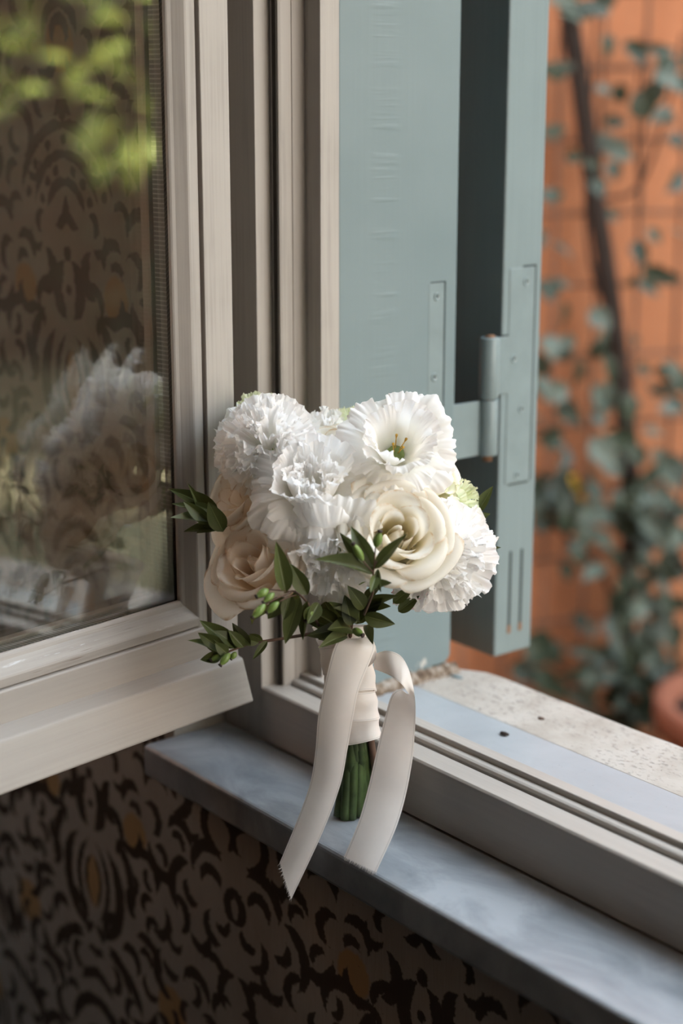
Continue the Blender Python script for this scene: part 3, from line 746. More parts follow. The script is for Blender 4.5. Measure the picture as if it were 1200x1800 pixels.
rose(414, 866, 1.385, (-.78, .34, .52), 92, 8, M['rose_aged'], n=(5, 6, 6), label='half hidden ivory rose at the far left', curl=.6)
lis(450, 728, 1.410, (-.35, .80, .45), 54, 9, mat=M['lis_green'], n=26, label='greenish white ruffled bloom behind the top left flower')
rose(588, 782, 1.390, (.02, .82, .57), 76, 10, M['rose'], n=(5, 6, 6), label='cream rose seen between the two top flowers')
lis(614, 744, 1.440, (.10, .92, .35), 42, 11, mat=M['lis_green'], n=20, label='small greenish ruffled bloom at the back')
lis(570, 748, 1.430, (-.05, .92, .38), 44, 15, n=20, label='small white ruffled bloom at the back')
rose(764, 840, 1.385, (.60, .42, .68), 80, 12, M['rose'], n=(5, 6, 6), label='cream rose behind the open white flower', curl=.8)
lis(812, 872, 1.400, (.84, .46, .22), 42, 13, mat=M['lis_green'], n=16, label='pale green opening bud at the right')
lis(738, 1048, 1.375, (.30, -.82, .45), 40, 14, mat=M['pinktip'], n=7, form='open', label='small white petals with a pink tip under the rose')
lis(640, 850, 1.385, (.0, .5, .86), 56, 16, n=16, label='white petals tucked between the top flowers')
rose(520, 935, 1.395, (-.1, .1, .98), 76, 17, M['rose_aged'], n=(5, 5, 5), label='shaded ivory rose deep in the middle')

# ------------------------------------------------------------------ leaves, berries, twigs
def leaf_data(nl=10, nw=4, bend=.12, fold=.18, tipw=1.0, seed=0):
    V, UV, Fc = [], [], []
    rnd = random.Random(seed); tw = rnd.uniform(-.25, .25)
    for i in range(nl + 1):
        s = i / nl
        hw = .5 * (math.sin(math.pi * s ** .82) ** .85) * (1 - .25 * s) * 1.08 if 0 < s < 1 else .004
        for j in range(-nw, nw + 1):
            u = j / nw
            x = u * hw; z = abs(u) * hw * fold - bend * (s - .3) ** 2 * 1.2 + tw * x * s
            V.append((x, s, z)); UV.append((.5 + .5 * u, s))
    m = 2 * nw + 1
    for i in range(nl):
        for j in range(m - 1): Fc.append((i * m + j, i * m + j + 1, (i + 1) * m + j + 1, (i + 1) * m + j))
    return V, Fc, UV
def leaf_set(mat, k=4):
    out = []
    for s in range(k):
        V, Fc, UV = leaf_data(bend=(.05, .18, .30, -.12)[s % 4], fold=(.15, .35, .2, .3)[s % 4], seed=s)
        out.append(mesh_data('leaf', V, Fc, mat, True, UV))
    return out
LEAF = leaf_set(M['leaf'])
def leaf_mw(base, tipp, width, nrm, roll=0):
    y = tipp - base; L = y.length; y = y / L
    z = Vector(nrm) - y * Vector(nrm).dot(y); z.normalize()
    z = Matrix.Rotation(roll, 3, y) @ z
    x = y.cross(z)
    return Matrix(((x.x * width, y.x * L, z.x * L, base.x), (x.y * width, y.y * L, z.y * L, base.y), (x.z * width, y.z * L, z.z * L, base.z), (0, 0, 0, 1)))
lrnd = random.Random(21)
def put_leaf(parent, inv, b, tp, wpx, roll=None, meshes=LEAF, nrm=None):
    B, T = at(*b), at(*tp)
    o = link(bpy.data.objects.new('leaf', meshes[lrnd.randrange(len(meshes))]), parent)
    o.matrix_local = inv @ leaf_mw(B, T, wpx / FPX * b[2], nrm or (-CF + CU * .35), lrnd.uniform(-.5, .5) if roll is None else roll)
    return o
def berry_data():
    pts = [(0, 0, 0), (0, 0, .08), (0, 0, .3), (0, 0, .55), (0, 0, .8), (0, 0, .95), (0, 0, 1.0), (0, 0, 1.12), (0, 0, 1.14)]
    V, Fc = tube_data(pts, [.03, .2, .37, .42, .34, .2, .19, .26, .08], 12)
    return V, Fc, [1 if (len(Fc) > 0 and i >= 12 * 6 and i < 12 * 8) or i == len(Fc) - 1 else 0 for i in range(len(Fc))]
bV, bF, bI = berry_data(); BERRY = mesh_data('berry', bV, bF, [M['berry'], M['berry_tip']], True, midx=bI)
def put_berry(parent, inv, b, tp, wpx):
    o = link(bpy.data.objects.new('berry', BERRY), parent); B, T = at(*b), at(*tp)
    z = T - B; L = z.length; z = z / L; x = z.orthogonal().normalized(); y = z.cross(x); w_ = wpx / FPX * b[2] / .84
    o.matrix_local = inv @ Matrix(((x.x * w_, y.x * w_, z.x * L, B.x), (x.y * w_, y.y * w_, z.y * L, B.y), (x.z * w_, y.z * w_, z.z * L, B.z), (0, 0, 0, 1)))
def sprig(twig_pts, r, leaves, berries=(), stalks=(), label=None):
    P = [BI @ at(*p[:3]) for p in twig_pts]
    P = [Vector(p) for p in spline([tuple(p) for p in P], max(6, 4 * len(P)))]
    V, Fc = tube_data(P, [r * (1 - .5 * i / len(P)) for i in range(len(P))], 7)
    for st in stalks:
        A = [BI @ at(*p) for p in st]; a, b = tube_data([Vector(q) for q in spline([tuple(p) for p in A], 6)], .0006, 5)
        n0 = len(V); V += a; Fc += [tuple(i + n0 for i in f) for f in b]
    s = mobj('myrtle_sprig', V, Fc, M['twig'], BQ, True)
    if label: s['label'] = label
    for l in leaves: put_leaf(s, BI, *l)
    for b in berries: put_berry(s, BI, *b)
    return s
# left sprig
sprig([(440, 930, 1.40), (400, 915, 1.38), (365, 895, 1.37)], .0013, [
    ((385, 900, 1.372), (296, 857, 1.368), 30), ((388, 905, 1.370), (300, 888, 1.362), 24), ((390, 915, 1.366), (298, 914, 1.350), 34), ((392, 922, 1.37), (345, 940, 1.36), 30),
    ((400, 925, 1.366), (322, 932, 1.362), 26), ((352, 900, 1.372), (332, 850, 1.36), 16), ((392, 935, 1.355), (366, 882, 1.345), 34), ((372, 920, 1.358), (322, 880, 1.352), 24)], label='leafy sprig at the left of the bouquet')
# lower left twig hanging out
sprig([(560, 1112, 1.385), (500, 1122, 1.368), (440, 1132, 1.350), (395, 1148, 1.338)], .0016, [
    ((395, 1150, 1.336), (332, 1122, 1.330), 26), ((396, 1146, 1.334), (348, 1112, 1.328), 28), ((415, 1140, 1.338), (350, 1092, 1.340), 34), ((418, 1138, 1.338), (378, 1108, 1.33), 26),
    ((428, 1138, 1.338), (400, 1108, 1.335), 24), ((440, 1134, 1.342), (405, 1096, 1.345), 26), ((455, 1130, 1.348), (408, 1118, 1.342), 20), ((462, 1126, 1.350), (438, 1114, 1.352), 11), ((470, 1126, 1.352), (444, 1158, 1.345), 13),
    ((390, 1152, 1.336), (352, 1160, 1.332), 22), ((400, 1150, 1.334), (378, 1130, 1.326), 22)],
    [((404, 1148, 1.33), (388, 1168, 1.326), 14), ((396, 1146, 1.336), (372, 1160, 1.332), 14), ((415, 1146, 1.334), (406, 1158, 1.332), 11)], label='drooping twig with leaves and berries at lower left')
# centre front
sprig([(640, 1080, 1.33), (655, 1040, 1.30), (656, 1002, 1.285), (662, 985, 1.283)], .0012, [
    ((656, 1008, 1.286), (556, 978, 1.270), 40, .3), ((658, 1000, 1.284), (714, 938, 1.275), 28, -.3), ((656, 996, 1.286), (616, 926, 1.282), 32), ((652, 1000, 1.290), (596, 936, 1.290), 26),
    ((650, 1008, 1.292), (632, 950, 1.292), 26), ((660, 1012, 1.290), (650, 1044, 1.275), 18), ((664, 1000, 1.29), (668, 1042, 1.29), 14), ((655, 1030, 1.30), (690, 1026, 1.29), 16)],
    [((660, 962, 1.274), (667, 936, 1.270), 17), ((638, 986, 1.272), (622, 958, 1.266), 15)], [[(657, 1000, 1.284), (658, 980, 1.278), (660, 962, 1.274)], [(655, 1005, 1.284), (646, 996, 1.276), (638, 986, 1.272)]],
    label='myrtle sprig with two berries in front of the cream rose')
# left centre: upright leaves and the hanging berries
sprig([(560, 1100, 1.35), (540, 1060, 1.32), (518, 1040, 1.300), (500, 1042, 1.292)], .0012, [
    ((502, 1042, 1.292), (483, 950, 1.282), 34, .2), ((540, 1046, 1.300), (510, 990, 1.296), 30), ((512, 1046, 1.300), (498, 1090, 1.300), 26), ((528, 1050, 1.302), (500, 1132, 1.305), 32), ((540, 1056, 1.310), (530, 1128, 1.318), 20),
    ((560, 1060, 1.312), (538, 1098, 1.300), 26), ((500, 1050, 1.30), (470, 1088, 1.305), 30)],
    [((472, 1036, 1.282), (452, 1048, 1.278), 15), ((482, 1042, 1.284), (464, 1058, 1.28), 13), ((466, 1062, 1.278), (445, 1084, 1.274), 15), ((490, 1058, 1.282), (470, 1076, 1.28), 14)],
    [[(512, 1040, 1.296), (494, 1038, 1.288), (472, 1036, 1.282)], [(512, 1042, 1.296), (490, 1050, 1.286), (466, 1062, 1.278)], [(520, 1046, 1.3), (505, 1050, 1.29), (490, 1058, 1.282)]], label='leaves with four green berries under the ivory rose')
# collar of leaves above the handle
LV = []
for (b, tp, w_) in (((600, 1108), (560, 1040), 34), ((610, 1100), (545, 1118), 34), ((612, 1106), (560, 1124), 30), ((618, 1100), (606, 1046), 32), ((626, 1098), (640, 1040), 34), ((634, 1092), (676, 1052), 34),
                    ((640, 1082), (694, 1098), 30), ((636, 1078), (690, 1070), 24), ((630, 1092), (590, 1066), 30), ((620, 1106), (585, 1098), 36), ((606, 1112), (536, 1084), 30), ((644, 1100), (656, 1138), 18),
                    ((622, 1090), (572, 1056), 26), ((640, 1060), (668, 1026), 26), ((640, 1070), (612, 1030), 28), ((596, 1100), (540, 1068), 28), ((630, 1070), (700, 1046), 30), ((610, 1116), (566, 1130), 22)):
    d1 = 1.352 + lrnd.uniform(-.012, .02); LV.append(((*b, d1), (*tp, d1 - lrnd.uniform(.0, .035)), w_))
sprig([(612, 1150, 1.38), (616, 1110, 1.372), (622, 1060, 1.365), (630, 1020, 1.36)], .002, LV, [((620, 1106, 1.33), (636, 1116, 1.322), 15), ((546, 1066, 1.31), (538, 1090, 1.305), 18)], label='collar of dark leaves above the satin handle')
# right side tips
sprig([(780, 930, 1.42), (830, 905, 1.41), (848, 890, 1.405)], .0012, [((835, 906, 1.405), (868, 855, 1.40), 22), ((838, 900, 1.41), (856, 862, 1.412), 16), ((840, 915, 1.405), (860, 902, 1.40), 16), ((846, 968, 1.41), (880, 962, 1.40), 14),
    ((842, 972, 1.41), (868, 972, 1.405), 8), ((700, 1075, 1.37), (738, 1046, 1.36), 22), ((690, 1060, 1.36), (728, 1030, 1.35), 20)], label='leaf tips showing at the right edge')

# ------------------------------------------------------------------ stems and handle
H0 = BI @ at(628, 1300, 1.392); H1 = BI @ at(604, 1112, 1.396)
F0 = BI @ on_z(622, 1432, 0)
stem_end = [(594, 1438), (606, 1441), (618, 1440), (630, 1436), (641, 1430), (652, 1424), (612, 1432), (626, 1426), (640, 1420), (664, 1416), (600, 1432), (636, 1432), (668, 1424), (656, 1412), (622, 1420)]
srnd = random.Random(9)
ax = (H1 - H0).normalized()
for k, e in enumerate(stem_end):
    E = BI @ on_z(e[0], e[1], 0.0005); E.z = .0012 + (0 if k % 3 else .001)
    a = srnd.uniform(0, 6.28); q = srnd.uniform(.3, .85) * .0165
    off = (CR * (e[0] - 630) / 45 * .0155 + Vector((srnd.uniform(-.003, .003), srnd.uniform(-.003, .003), 0)))
    mid = H0 + off * .75 - CF * srnd.uniform(-.010, .010)
    top = H1 + off * .6
    woody = k in (9, 12)
    pts = [Vector(p) for p in spline([tuple(E), tuple(E.lerp(mid, .5) + Vector((srnd.uniform(-.002, .002), srnd.uniform(-.002, .002), 0))), tuple(mid), tuple(top)], 14)]
    V, Fc = tube_data(pts, .0042 if not woody else .0030, 9)
    V += []
    mobj('stem', V, Fc, M['twig'] if woody else M['stem'], BQ, True)
# satin wrap: overlapping bands
side = CR
hw = empty
def band(t0, t1, r0, r1, seed, tilt):
    rnd = random.Random(seed); n = 40; nv = 8; V, UV, Fc = [], [], []
    for j in range(nv + 1):
        v = j / nv
        for i in range(n):
            th = 2 * math.pi * i / n
            t_ = t0 + (t1 - t0) * v + tilt * math.sin(th + seed)
            c_ = H0.lerp(H1, t_)
            x = CR - ax * CR.dot(ax); x.normalize(); y = ax.cross(x)
            r = (r0 + (r1 - r0) * v) * (1 + .012 * math.sin(3 * th + seed) + .01 * math.sin(7 * th + v * 4)) + .0006 * math.sin(v * 9 + seed)
            V.append(c_ + (x * math.cos(th) + y * math.sin(th)) * r); UV.append((v, i / n * 3))
    for j in range(nv):
        for i in range(n): Fc.append((j * n + i, j * n + (i + 1) % n, (j + 1) * n + (i + 1) % n, (j + 1) * n + i))
    return V, Fc, UV
V, Fc, UV = band(0, 1.0, .0180, .0195, 0, 0)
wrap = mobj('handle_wrap', V, Fc, M['satin'], BQ, True, UV)
for i, (a, b, r0, r1, tl) in enumerate(((-.01, .24, .0198, .0196, .015), (.20, .46, .0206, .0203, -.03), (.42, .70, .0214, .0212, .04), (.66, .92, .0222, .0224, -.03), (.88, 1.06, .0228, .0250, .03))):
    V, Fc, UV = band(a, b, r0, r1, i + 1, tl); mobj('satin_band', V, Fc, M['satin'], wrap, True, UV)

def ribbon(name, left, right, n=60, m=10, fray=0, label=None, camber=.0):
    A = spline(left, n); B = spline(right, n); V, UV, Fc = [], [], []
    rnd = random.Random(fray)
    for i in range(n):
        P = at(*A[i]); Q = at(*B[i])
        for j in range(m + 1):
            s = j / m
            p = P.lerp(Q, s) - CF * (camber * math.sin(math.pi * s))
            V.append(BI @ p); UV.append((s, i / n * 6))
    for i in range(n - 1):
        for j in range(m): Fc.append((i * (m + 1) + j, i * (m + 1) + j + 1, (i + 1) * (m + 1) + j + 1, (i + 1) * (m + 1) + j))
    # frayed threads on the cut end
    e0 = (n - 1) * (m + 1); dirv = (V[e0 + m // 2] - V[e0 - (m + 1) + m // 2]).normalized()
    for k in range(40):
        s = k / 39 * m; j = min(int(s), m - 1); f = s - j
        p = V[e0 + j].lerp(V[e0 + j + 1], f); ex = (V[e0 + m] - V[e0]).normalized()
        ln = rnd.uniform(.001, .0048); b = len(V); d_ = (dirv + ex * rnd.uniform(-.7, .7)).normalized()
        V += [p - ex * .00035, p + ex * .00035, p + d_ * ln]; UV += [(s / m, 6)] * 3; Fc.append((b, b + 1, b + 2))
    o = mobj(name, V, Fc, M['satin'], BQ, True, UV)
    if label: o['label'] = label
    return o
ribbon('ribbon_tail',
       [(612, 1128, 1.372), (598, 1124, 1.356), (586, 1142, 1.350), (571, 1200, 1.352), (559, 1260, 1.354), (554, 1320, 1.356), (544, 1380, 1.356), (520, 1447, 1.350), (492, 1515, 1.344)],
       [(646, 1118, 1.375), (652, 1122, 1.366), (658, 1142, 1.358), (632, 1208, 1.352), (621, 1260, 1.350), (610, 1320, 1.350), (598, 1380, 1.346), (566, 1465, 1.338), (512, 1580, 1.332)], fray=1, camber=.003, label='left satin tail hanging over the sill edge')
ribbon('ribbon_tail',
       [(657, 1176, 1.372), (684, 1187, 1.350), (703, 1200, 1.343), (713, 1212, 1.345), (718, 1222, 1.352), (704, 1212, 1.362), (688, 1222, 1.362), (676, 1262, 1.358), (664, 1310, 1.355), (648, 1380, 1.350), (630, 1444, 1.340), (605, 1505, 1.330)],
       [(656, 1150, 1.374), (680, 1144, 1.362), (703, 1152, 1.358), (718, 1176, 1.352), (727, 1212, 1.348), (730, 1240, 1.348), (730, 1264, 1.350), (728, 1300, 1.350), (724, 1340, 1.348), (712, 1402, 1.340), (694, 1460, 1.326), (661, 1533, 1.306)], n=80, fray=2, camber=.002, label='right satin tail looping out and down onto the marble')
V, Fc = [], []
kn = BI @ at(640, 1146, 1.372)
for i in range(9):
    a = math.pi * i / 8
    for j in range(14):
        b = 2 * math.pi * j / 14; r = .0085 * math.sin(a) * (1 + .12 * math.sin(3 * b))
        V.append(kn + CR * r * 1.2 * math.cos(b) - CF * r * .7 * math.sin(b) + CU * .013 * math.cos(a))
for i in range(8):
    for j in range(14): Fc.append((i * 14 + j, i * 14 + (j + 1) % 14, (i + 1) * 14 + (j + 1) % 14, (i + 1) * 14 + j))
mobj('ribbon_knot', V, Fc, M['satin'], BQ, True)

# ------------------------------------------------------------------ bits lying on the outer sill
def lump(name, px, py, z, sx, sy, sz, mat, label, seed):
    c_ = on_z(px, py, z); rnd = random.Random(seed); V, Fc = [], []
    for i in range(6):
        a = math.pi * i / 5
        for j in range(8):
            b = 2 * math.pi * j / 8; k = rnd.uniform(.75, 1.2)
            V.append((sx * math.sin(a) * math.cos(b) * k, sy * math.sin(a) * math.sin(b) * k, sz * (1 - math.cos(a)) * .5))
    for i in range(5):
        for j in range(8): Fc.append((i * 8 + j, i * 8 + (j + 1) % 8, (i + 1) * 8 + (j + 1) % 8, (i + 1) * 8 + j))
    o = mobj(name, V, Fc, mat, None, True); o.location = c_; tag(o, label, 'debris'); return o
lump('bark_chip', 886, 1292, .0302, .0055, .0035, .003, M['bark'], 'dark crumb lying on the pale outer marble', 1)
lump('leaf_scrap', 950, 1264, .0296, .004, .003, .0018, M['twig'], 'brown scrap on the travertine ledge', 2)
lump('paint_flake', 802, 1190, .0296, .0085, .004, .0012, M['blue_metal'], 'blue-grey paint flake on the ledge by the post', 3)

# ------------------------------------------------------------------ garden: ground, orange wall, trellis, climber
GZ = -1.05
wall_mesh('ground', [(-14, 16, .2, 18, GZ - .1, GZ)], [M['soil']], lambda p: 0)
wall_mesh('lawn_side', [(-14, -1.7, -8, .2, GZ - .1, GZ)], [M['soil']], lambda p: 0)
GD = 3.45
G0 = at(1080, 600, GD)
WD = Vector((.36, .933, 0)).normalized(); WN = Vector((WD.y, -WD.x, 0))
gw = tag(mobj('wall_garden', *box_data([(-1.7, 3.6, 0, .25, GZ, 2.6)]), M['orange']), kind='structure')
gw.matrix_world = Matrix(((WD.x, -WN.x, 0, G0.x - WN.x * .10), (WD.y, -WN.y, 0, G0.y - WN.y * .10), (0, 0, 1, 0), (0, 0, 0, 1)))
def on_g(px, py, off=0.0):
    """the point of the plane parallel to the orange wall, off metres in front of the trellis"""
    r = ray(px, py); t_ = ((G0 + WN * off - CAM).dot(WN)) / r.dot(WN); return CAM + r * t_
tr = empty('wire_trellis', (G0.x, G0.y, GZ)); tag(tr, 'rusty wire grid trellis fixed in front of the orange wall', 'trellis')
bpy.context.view_layer.update(); TI = tr.matrix_world.inverted()
zc = [on_g(1080, y).z for y in (118, 252, 378, 505, 622)]
dz = (zc[0] - zc[4]) / 4
for k in range(-3, 14):
    z = zc[0] - dz * k
    if z < GZ + .05: break
    P = [TI @ Vector((G0.x + WD.x * s, G0.y + WD.y * s, z + .004 * math.sin(s * 7 + k))) for s in np.linspace(-.9, 1.4, 9)]
    mobj('wire', *tube_data(P, .0048, 6), M['wire'], tr, True)
s0 = (on_g(1112, 600) - G0).dot(WD); ds_ = .094
for k in range(-9, 14):
    s = s0 + ds_ * k
    P = [TI @ Vector((G0.x + WD.x * (s + .003 * math.sin(z * 6)), G0.y + WD.y * s, z)) + WN * .005 for z in np.linspace(GZ, 1.4, 9)]
    mobj('wire', *tube_data(P, .0048, 6), M['wire'], tr, True)

vn = empty('climbing_vine', (on_g(1100, 1290).x, on_g(1100, 1290).y, GZ)); tag(vn, 'leafy climber with a slanting dark trunk on the trellis', 'climber')
bpy.context.view_layer.update(); VI = vn.matrix_world.inverted()
def vstem(name, pts, r0, r1, off=.03, lab=None):
    P = [tuple(on_g(x, y, off)) for x, y in pts]
    P = [Vector(p) for p in spline(P, 5 * len(P))]; n = len(P)
    return mobj(name, *tube_data([VI @ p for p in P], [r0 + (r1 - r0) * i / (n - 1) for i in range(n)], 8), M['bark'], vn, True)
vstem('trunk', [(1090, 1420), (1096, 1250), (1098, 1100), (1108, 950), (1104, 800), (1092, 680), (1078, 560), (1062, 450), (1046, 350), (1032, 240), (1018, 140), (1002, 40), (985, -80)], .021, .019, .035)
vstem('stem', [(1100, 1120), (1060, 1010), (1010, 960), (960, 910), (900, 880)], .006, .004)
vstem('stem', [(1104, 820), (1150, 880), (1200, 990), (1260, 1080)], .007, .005, .06)
vstem('stem', [(1098, 1040), (1150, 1010), (1190, 900), (1215, 780)], .006, .004, .05)
vstem('stem', [(1046, 350), (1120, 330), (1170, 200), (1200, 60)], .005, .003, .04)
vstem('stem', [(1078, 560), (1040, 470), (1030, 330), (1042, 120), (1050, -20)], .005, .003)
vstem('stem', [(1120, 470), (1122, 330), (1118, 200), (1130, 60)], .003, .002)
vstem('stem', [(1090, 1180), (1020, 1190), (960, 1150), (930, 1130)], .005, .003)
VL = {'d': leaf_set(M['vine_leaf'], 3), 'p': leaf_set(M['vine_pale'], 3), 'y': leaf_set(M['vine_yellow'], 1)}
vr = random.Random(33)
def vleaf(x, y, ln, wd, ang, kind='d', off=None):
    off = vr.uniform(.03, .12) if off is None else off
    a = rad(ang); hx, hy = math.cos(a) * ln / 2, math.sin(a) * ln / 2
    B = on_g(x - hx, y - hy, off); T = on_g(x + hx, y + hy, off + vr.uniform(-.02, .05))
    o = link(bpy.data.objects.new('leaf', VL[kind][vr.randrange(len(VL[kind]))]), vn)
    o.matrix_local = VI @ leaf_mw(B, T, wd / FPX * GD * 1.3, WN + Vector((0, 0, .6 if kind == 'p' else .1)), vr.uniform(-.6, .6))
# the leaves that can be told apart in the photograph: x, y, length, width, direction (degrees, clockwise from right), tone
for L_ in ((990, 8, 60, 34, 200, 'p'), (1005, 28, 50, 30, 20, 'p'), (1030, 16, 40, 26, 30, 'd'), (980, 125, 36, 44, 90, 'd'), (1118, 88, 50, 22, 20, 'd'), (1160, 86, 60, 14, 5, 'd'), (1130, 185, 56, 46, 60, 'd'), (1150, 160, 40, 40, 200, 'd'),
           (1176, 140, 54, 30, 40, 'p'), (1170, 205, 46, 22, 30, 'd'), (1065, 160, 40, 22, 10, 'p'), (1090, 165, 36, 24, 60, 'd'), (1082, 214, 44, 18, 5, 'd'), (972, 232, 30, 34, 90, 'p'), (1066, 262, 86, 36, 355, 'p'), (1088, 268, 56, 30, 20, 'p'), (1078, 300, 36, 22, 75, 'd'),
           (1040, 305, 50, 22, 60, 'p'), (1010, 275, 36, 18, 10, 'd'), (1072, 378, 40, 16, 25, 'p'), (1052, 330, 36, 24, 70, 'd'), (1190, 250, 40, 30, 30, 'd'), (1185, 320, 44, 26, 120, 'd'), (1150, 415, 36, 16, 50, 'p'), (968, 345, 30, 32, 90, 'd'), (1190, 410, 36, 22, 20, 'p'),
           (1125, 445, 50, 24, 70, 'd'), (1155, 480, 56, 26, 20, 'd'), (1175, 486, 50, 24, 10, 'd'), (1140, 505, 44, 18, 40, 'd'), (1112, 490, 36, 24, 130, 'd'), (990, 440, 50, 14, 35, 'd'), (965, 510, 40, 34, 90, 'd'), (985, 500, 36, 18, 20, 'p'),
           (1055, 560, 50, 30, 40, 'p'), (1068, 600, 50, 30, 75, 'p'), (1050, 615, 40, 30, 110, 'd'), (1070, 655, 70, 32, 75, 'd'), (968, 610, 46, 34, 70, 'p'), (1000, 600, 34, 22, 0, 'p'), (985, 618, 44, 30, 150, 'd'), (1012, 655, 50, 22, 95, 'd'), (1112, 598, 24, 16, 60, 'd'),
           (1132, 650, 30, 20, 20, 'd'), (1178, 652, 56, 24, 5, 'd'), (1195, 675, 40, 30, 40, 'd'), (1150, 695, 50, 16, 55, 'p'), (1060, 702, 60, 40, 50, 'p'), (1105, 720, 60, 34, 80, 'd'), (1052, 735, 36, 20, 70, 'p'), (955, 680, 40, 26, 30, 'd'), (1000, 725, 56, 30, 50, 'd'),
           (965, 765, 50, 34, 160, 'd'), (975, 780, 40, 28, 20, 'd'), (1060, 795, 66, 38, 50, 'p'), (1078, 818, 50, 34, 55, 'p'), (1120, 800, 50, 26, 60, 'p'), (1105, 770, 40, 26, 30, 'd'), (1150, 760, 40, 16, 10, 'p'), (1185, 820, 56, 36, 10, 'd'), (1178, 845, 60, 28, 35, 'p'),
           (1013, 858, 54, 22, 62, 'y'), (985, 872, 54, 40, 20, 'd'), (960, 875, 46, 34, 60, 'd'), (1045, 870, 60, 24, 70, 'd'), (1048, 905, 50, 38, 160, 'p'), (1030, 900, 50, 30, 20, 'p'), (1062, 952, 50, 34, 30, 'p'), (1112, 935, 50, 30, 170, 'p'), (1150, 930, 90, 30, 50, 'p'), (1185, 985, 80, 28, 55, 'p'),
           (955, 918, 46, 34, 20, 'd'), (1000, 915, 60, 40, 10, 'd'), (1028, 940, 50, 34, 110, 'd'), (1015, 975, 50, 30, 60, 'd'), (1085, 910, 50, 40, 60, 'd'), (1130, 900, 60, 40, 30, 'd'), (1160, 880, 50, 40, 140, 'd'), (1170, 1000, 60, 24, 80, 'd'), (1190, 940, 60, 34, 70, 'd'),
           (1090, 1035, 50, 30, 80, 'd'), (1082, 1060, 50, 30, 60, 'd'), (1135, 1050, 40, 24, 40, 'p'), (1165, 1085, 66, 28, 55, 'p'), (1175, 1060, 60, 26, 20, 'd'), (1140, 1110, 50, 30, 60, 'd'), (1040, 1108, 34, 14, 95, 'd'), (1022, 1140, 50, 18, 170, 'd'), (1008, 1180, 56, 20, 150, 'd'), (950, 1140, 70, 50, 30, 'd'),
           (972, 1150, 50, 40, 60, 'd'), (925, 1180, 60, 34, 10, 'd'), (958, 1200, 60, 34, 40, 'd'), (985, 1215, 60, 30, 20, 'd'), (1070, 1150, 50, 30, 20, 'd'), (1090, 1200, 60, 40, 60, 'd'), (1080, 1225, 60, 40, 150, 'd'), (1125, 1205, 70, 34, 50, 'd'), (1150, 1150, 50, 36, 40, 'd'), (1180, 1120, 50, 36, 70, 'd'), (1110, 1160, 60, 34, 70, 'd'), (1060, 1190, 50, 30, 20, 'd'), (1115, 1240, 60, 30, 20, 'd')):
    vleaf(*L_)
# and the fill of the same plant around them
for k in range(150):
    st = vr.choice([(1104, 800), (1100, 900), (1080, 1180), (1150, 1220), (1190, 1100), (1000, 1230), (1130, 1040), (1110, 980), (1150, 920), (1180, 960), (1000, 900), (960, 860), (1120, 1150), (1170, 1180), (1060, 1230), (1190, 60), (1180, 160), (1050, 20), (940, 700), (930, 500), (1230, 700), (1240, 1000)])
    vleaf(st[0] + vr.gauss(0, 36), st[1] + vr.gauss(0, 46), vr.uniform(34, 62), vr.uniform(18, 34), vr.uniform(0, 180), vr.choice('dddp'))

# big terracotta pot in the lower right corner of the garden
pc = on_g(1352, 1336, .40); pot = empty('terracotta_pot', (pc.x, pc.y, GZ)); tag(pot, 'dark-filled terracotta pot below the climber at the right', 'pot')
n = 36; prof_ = [(.14, 0), (.19, .30), (.215, .40), (.235, .40), (.235, .46), (.205, .46), (.20, .40)]
V = [(r * math.cos(2 * math.pi * i / n), r * math.sin(2 * math.pi * i / n), z) for r, z in prof_ for i in range(n)]
Fc = [(k * n + i, k * n + (i + 1) % n, (k + 1) * n + (i + 1) % n, (k + 1) * n + i) for k in range(len(prof_) - 1) for i in range(n)]
mobj('pot_body', V, Fc, M['terracotta'], pot, True)
mobj('soil', [(.203 * math.cos(2 * math.pi * i / n), .203 * math.sin(2 * math.pi * i / n), .42) for i in range(n)], [tuple(range(n))], M['potsoil'], pot)

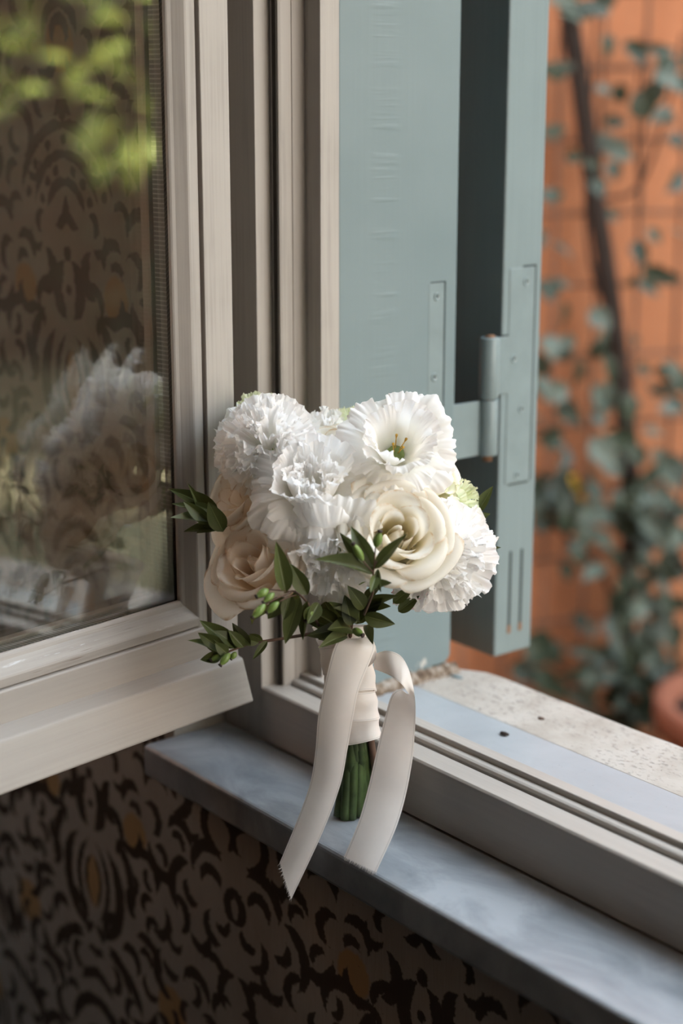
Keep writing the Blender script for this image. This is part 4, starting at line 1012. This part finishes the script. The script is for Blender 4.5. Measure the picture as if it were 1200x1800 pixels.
# ------------------------------------------------------------------ sunny shrubs across the garden (mirrored in the pane)
def shrub(x, y, z0, z1, r, n, seed, label):
    root = empty('garden_shrub', (x, y, GZ)); tag(root, label, 'shrub', 'sunny shrubs across the garden')
    rnd = random.Random(seed); V, Fc, UV = [], [], []
    lv, lf, lu = leaf_data(4, 1, .2, .3, seed=1)
    for k in range(n):
        a = rnd.uniform(0, 6.28); h = rnd.random(); q = rnd.random() ** .5
        rr = r * q * (.45 + .9 * math.sin(math.pi * min(1, h * .9 + .08)))
        p = Vector((rr * math.cos(a), rr * math.sin(a), z0 - GZ + (z1 - z0) * h))
        d = Vector((rnd.gauss(0, 1), rnd.gauss(0, 1), rnd.gauss(.2, .7))).normalized()
        L = rnd.uniform(.10, .18); m = leaf_mw(p, p + d * L, L * .5, (rnd.gauss(0, .5), -.6 + rnd.gauss(0, .5), .8))
        b = len(V); V += [m @ Vector(v) for v in lv]; UV += lu; Fc += [tuple(i + b for i in f) for f in lf]
    fo = mobj('foliage', V, Fc, M['hedge'], root, True, UV); fo['kind'] = 'stuff'
    V, Fc = tube_data([(0, 0, 0), (.03, 0, .5), (0, .02, z1 - GZ - .3)], [.05, .04, .015], 8); mobj('stem', V, Fc, M['bark'], root, True)
    return root
shrub(3.45, 4.5, .25, 2.1, .62, 300, 1, 'sunlit yellow-green shrub across the garden, nearest the window')
shrub(5.0, 4.3, .35, 2.3, .60, 300, 2, 'taller sunlit shrub across the garden, further right')
hg = empty('backdrop_hedge', (5.5, 6.6, GZ)); tag(hg, 'tall dark evergreen hedge added behind the shrubs to darken the pane reflection', 'hedge')  # hedge added as a dark backdrop for the reflection in the pane
hr = random.Random(77); V, Fc, UV = [], [], []
lv, lf, lu = leaf_data(2, 1, .2, .3, seed=2)
for k in range(9000):
    x = hr.uniform(-5.5, 5.5); h = hr.uniform(0, 3.6); p = Vector((x, -.35 - hr.random() * .35 + .12 * math.sin(x * 2.3 + h * 3), h)) if k % 8 else Vector((x, hr.uniform(-.4, .4), 3.5 + hr.uniform(0, .3)))
    d = Vector((hr.gauss(0, 1), hr.gauss(-.3, .8), hr.gauss(-.2, .8))).normalized(); L = hr.uniform(.10, .19)
    m = leaf_mw(p, p + d * L, L * .55, (hr.gauss(0, .6), -1, .5)); b = len(V); V += [m @ Vector(v) for v in lv]; UV += lu; Fc += [tuple(i + b for i in f) for f in lf]
fo = mobj('foliage', V, Fc, M['hedge_dark'], hg, True, UV); fo['kind'] = 'stuff'
mobj('branch_core', *box_data([(-5.4, 5.4, -.32, .35, 0, 3.45)]), M['bark'], hg)
wall_mesh('sky_block_wall', [(-6, 14, 8.6, 8.9, GZ, 6.0)], [M['rosewall']], lambda p: 0)  # unseen wall added to block the low sky and return warm light
wall_mesh('bounce_wall', [(6.2, 6.5, .4, 5.6, GZ, 4.2)], [M['paleplaster']], lambda p: 0)  # unseen wall added to catch the sun and bounce fill light through the window
nb = wall_mesh('sun_block_wall', [(-4.6, -4.3, -8, 1.0, GZ, 4.5)], [M['facade']], lambda p: 0)  # unseen wall added to keep the sun out of the side window
bpy.context.view_layer.update()
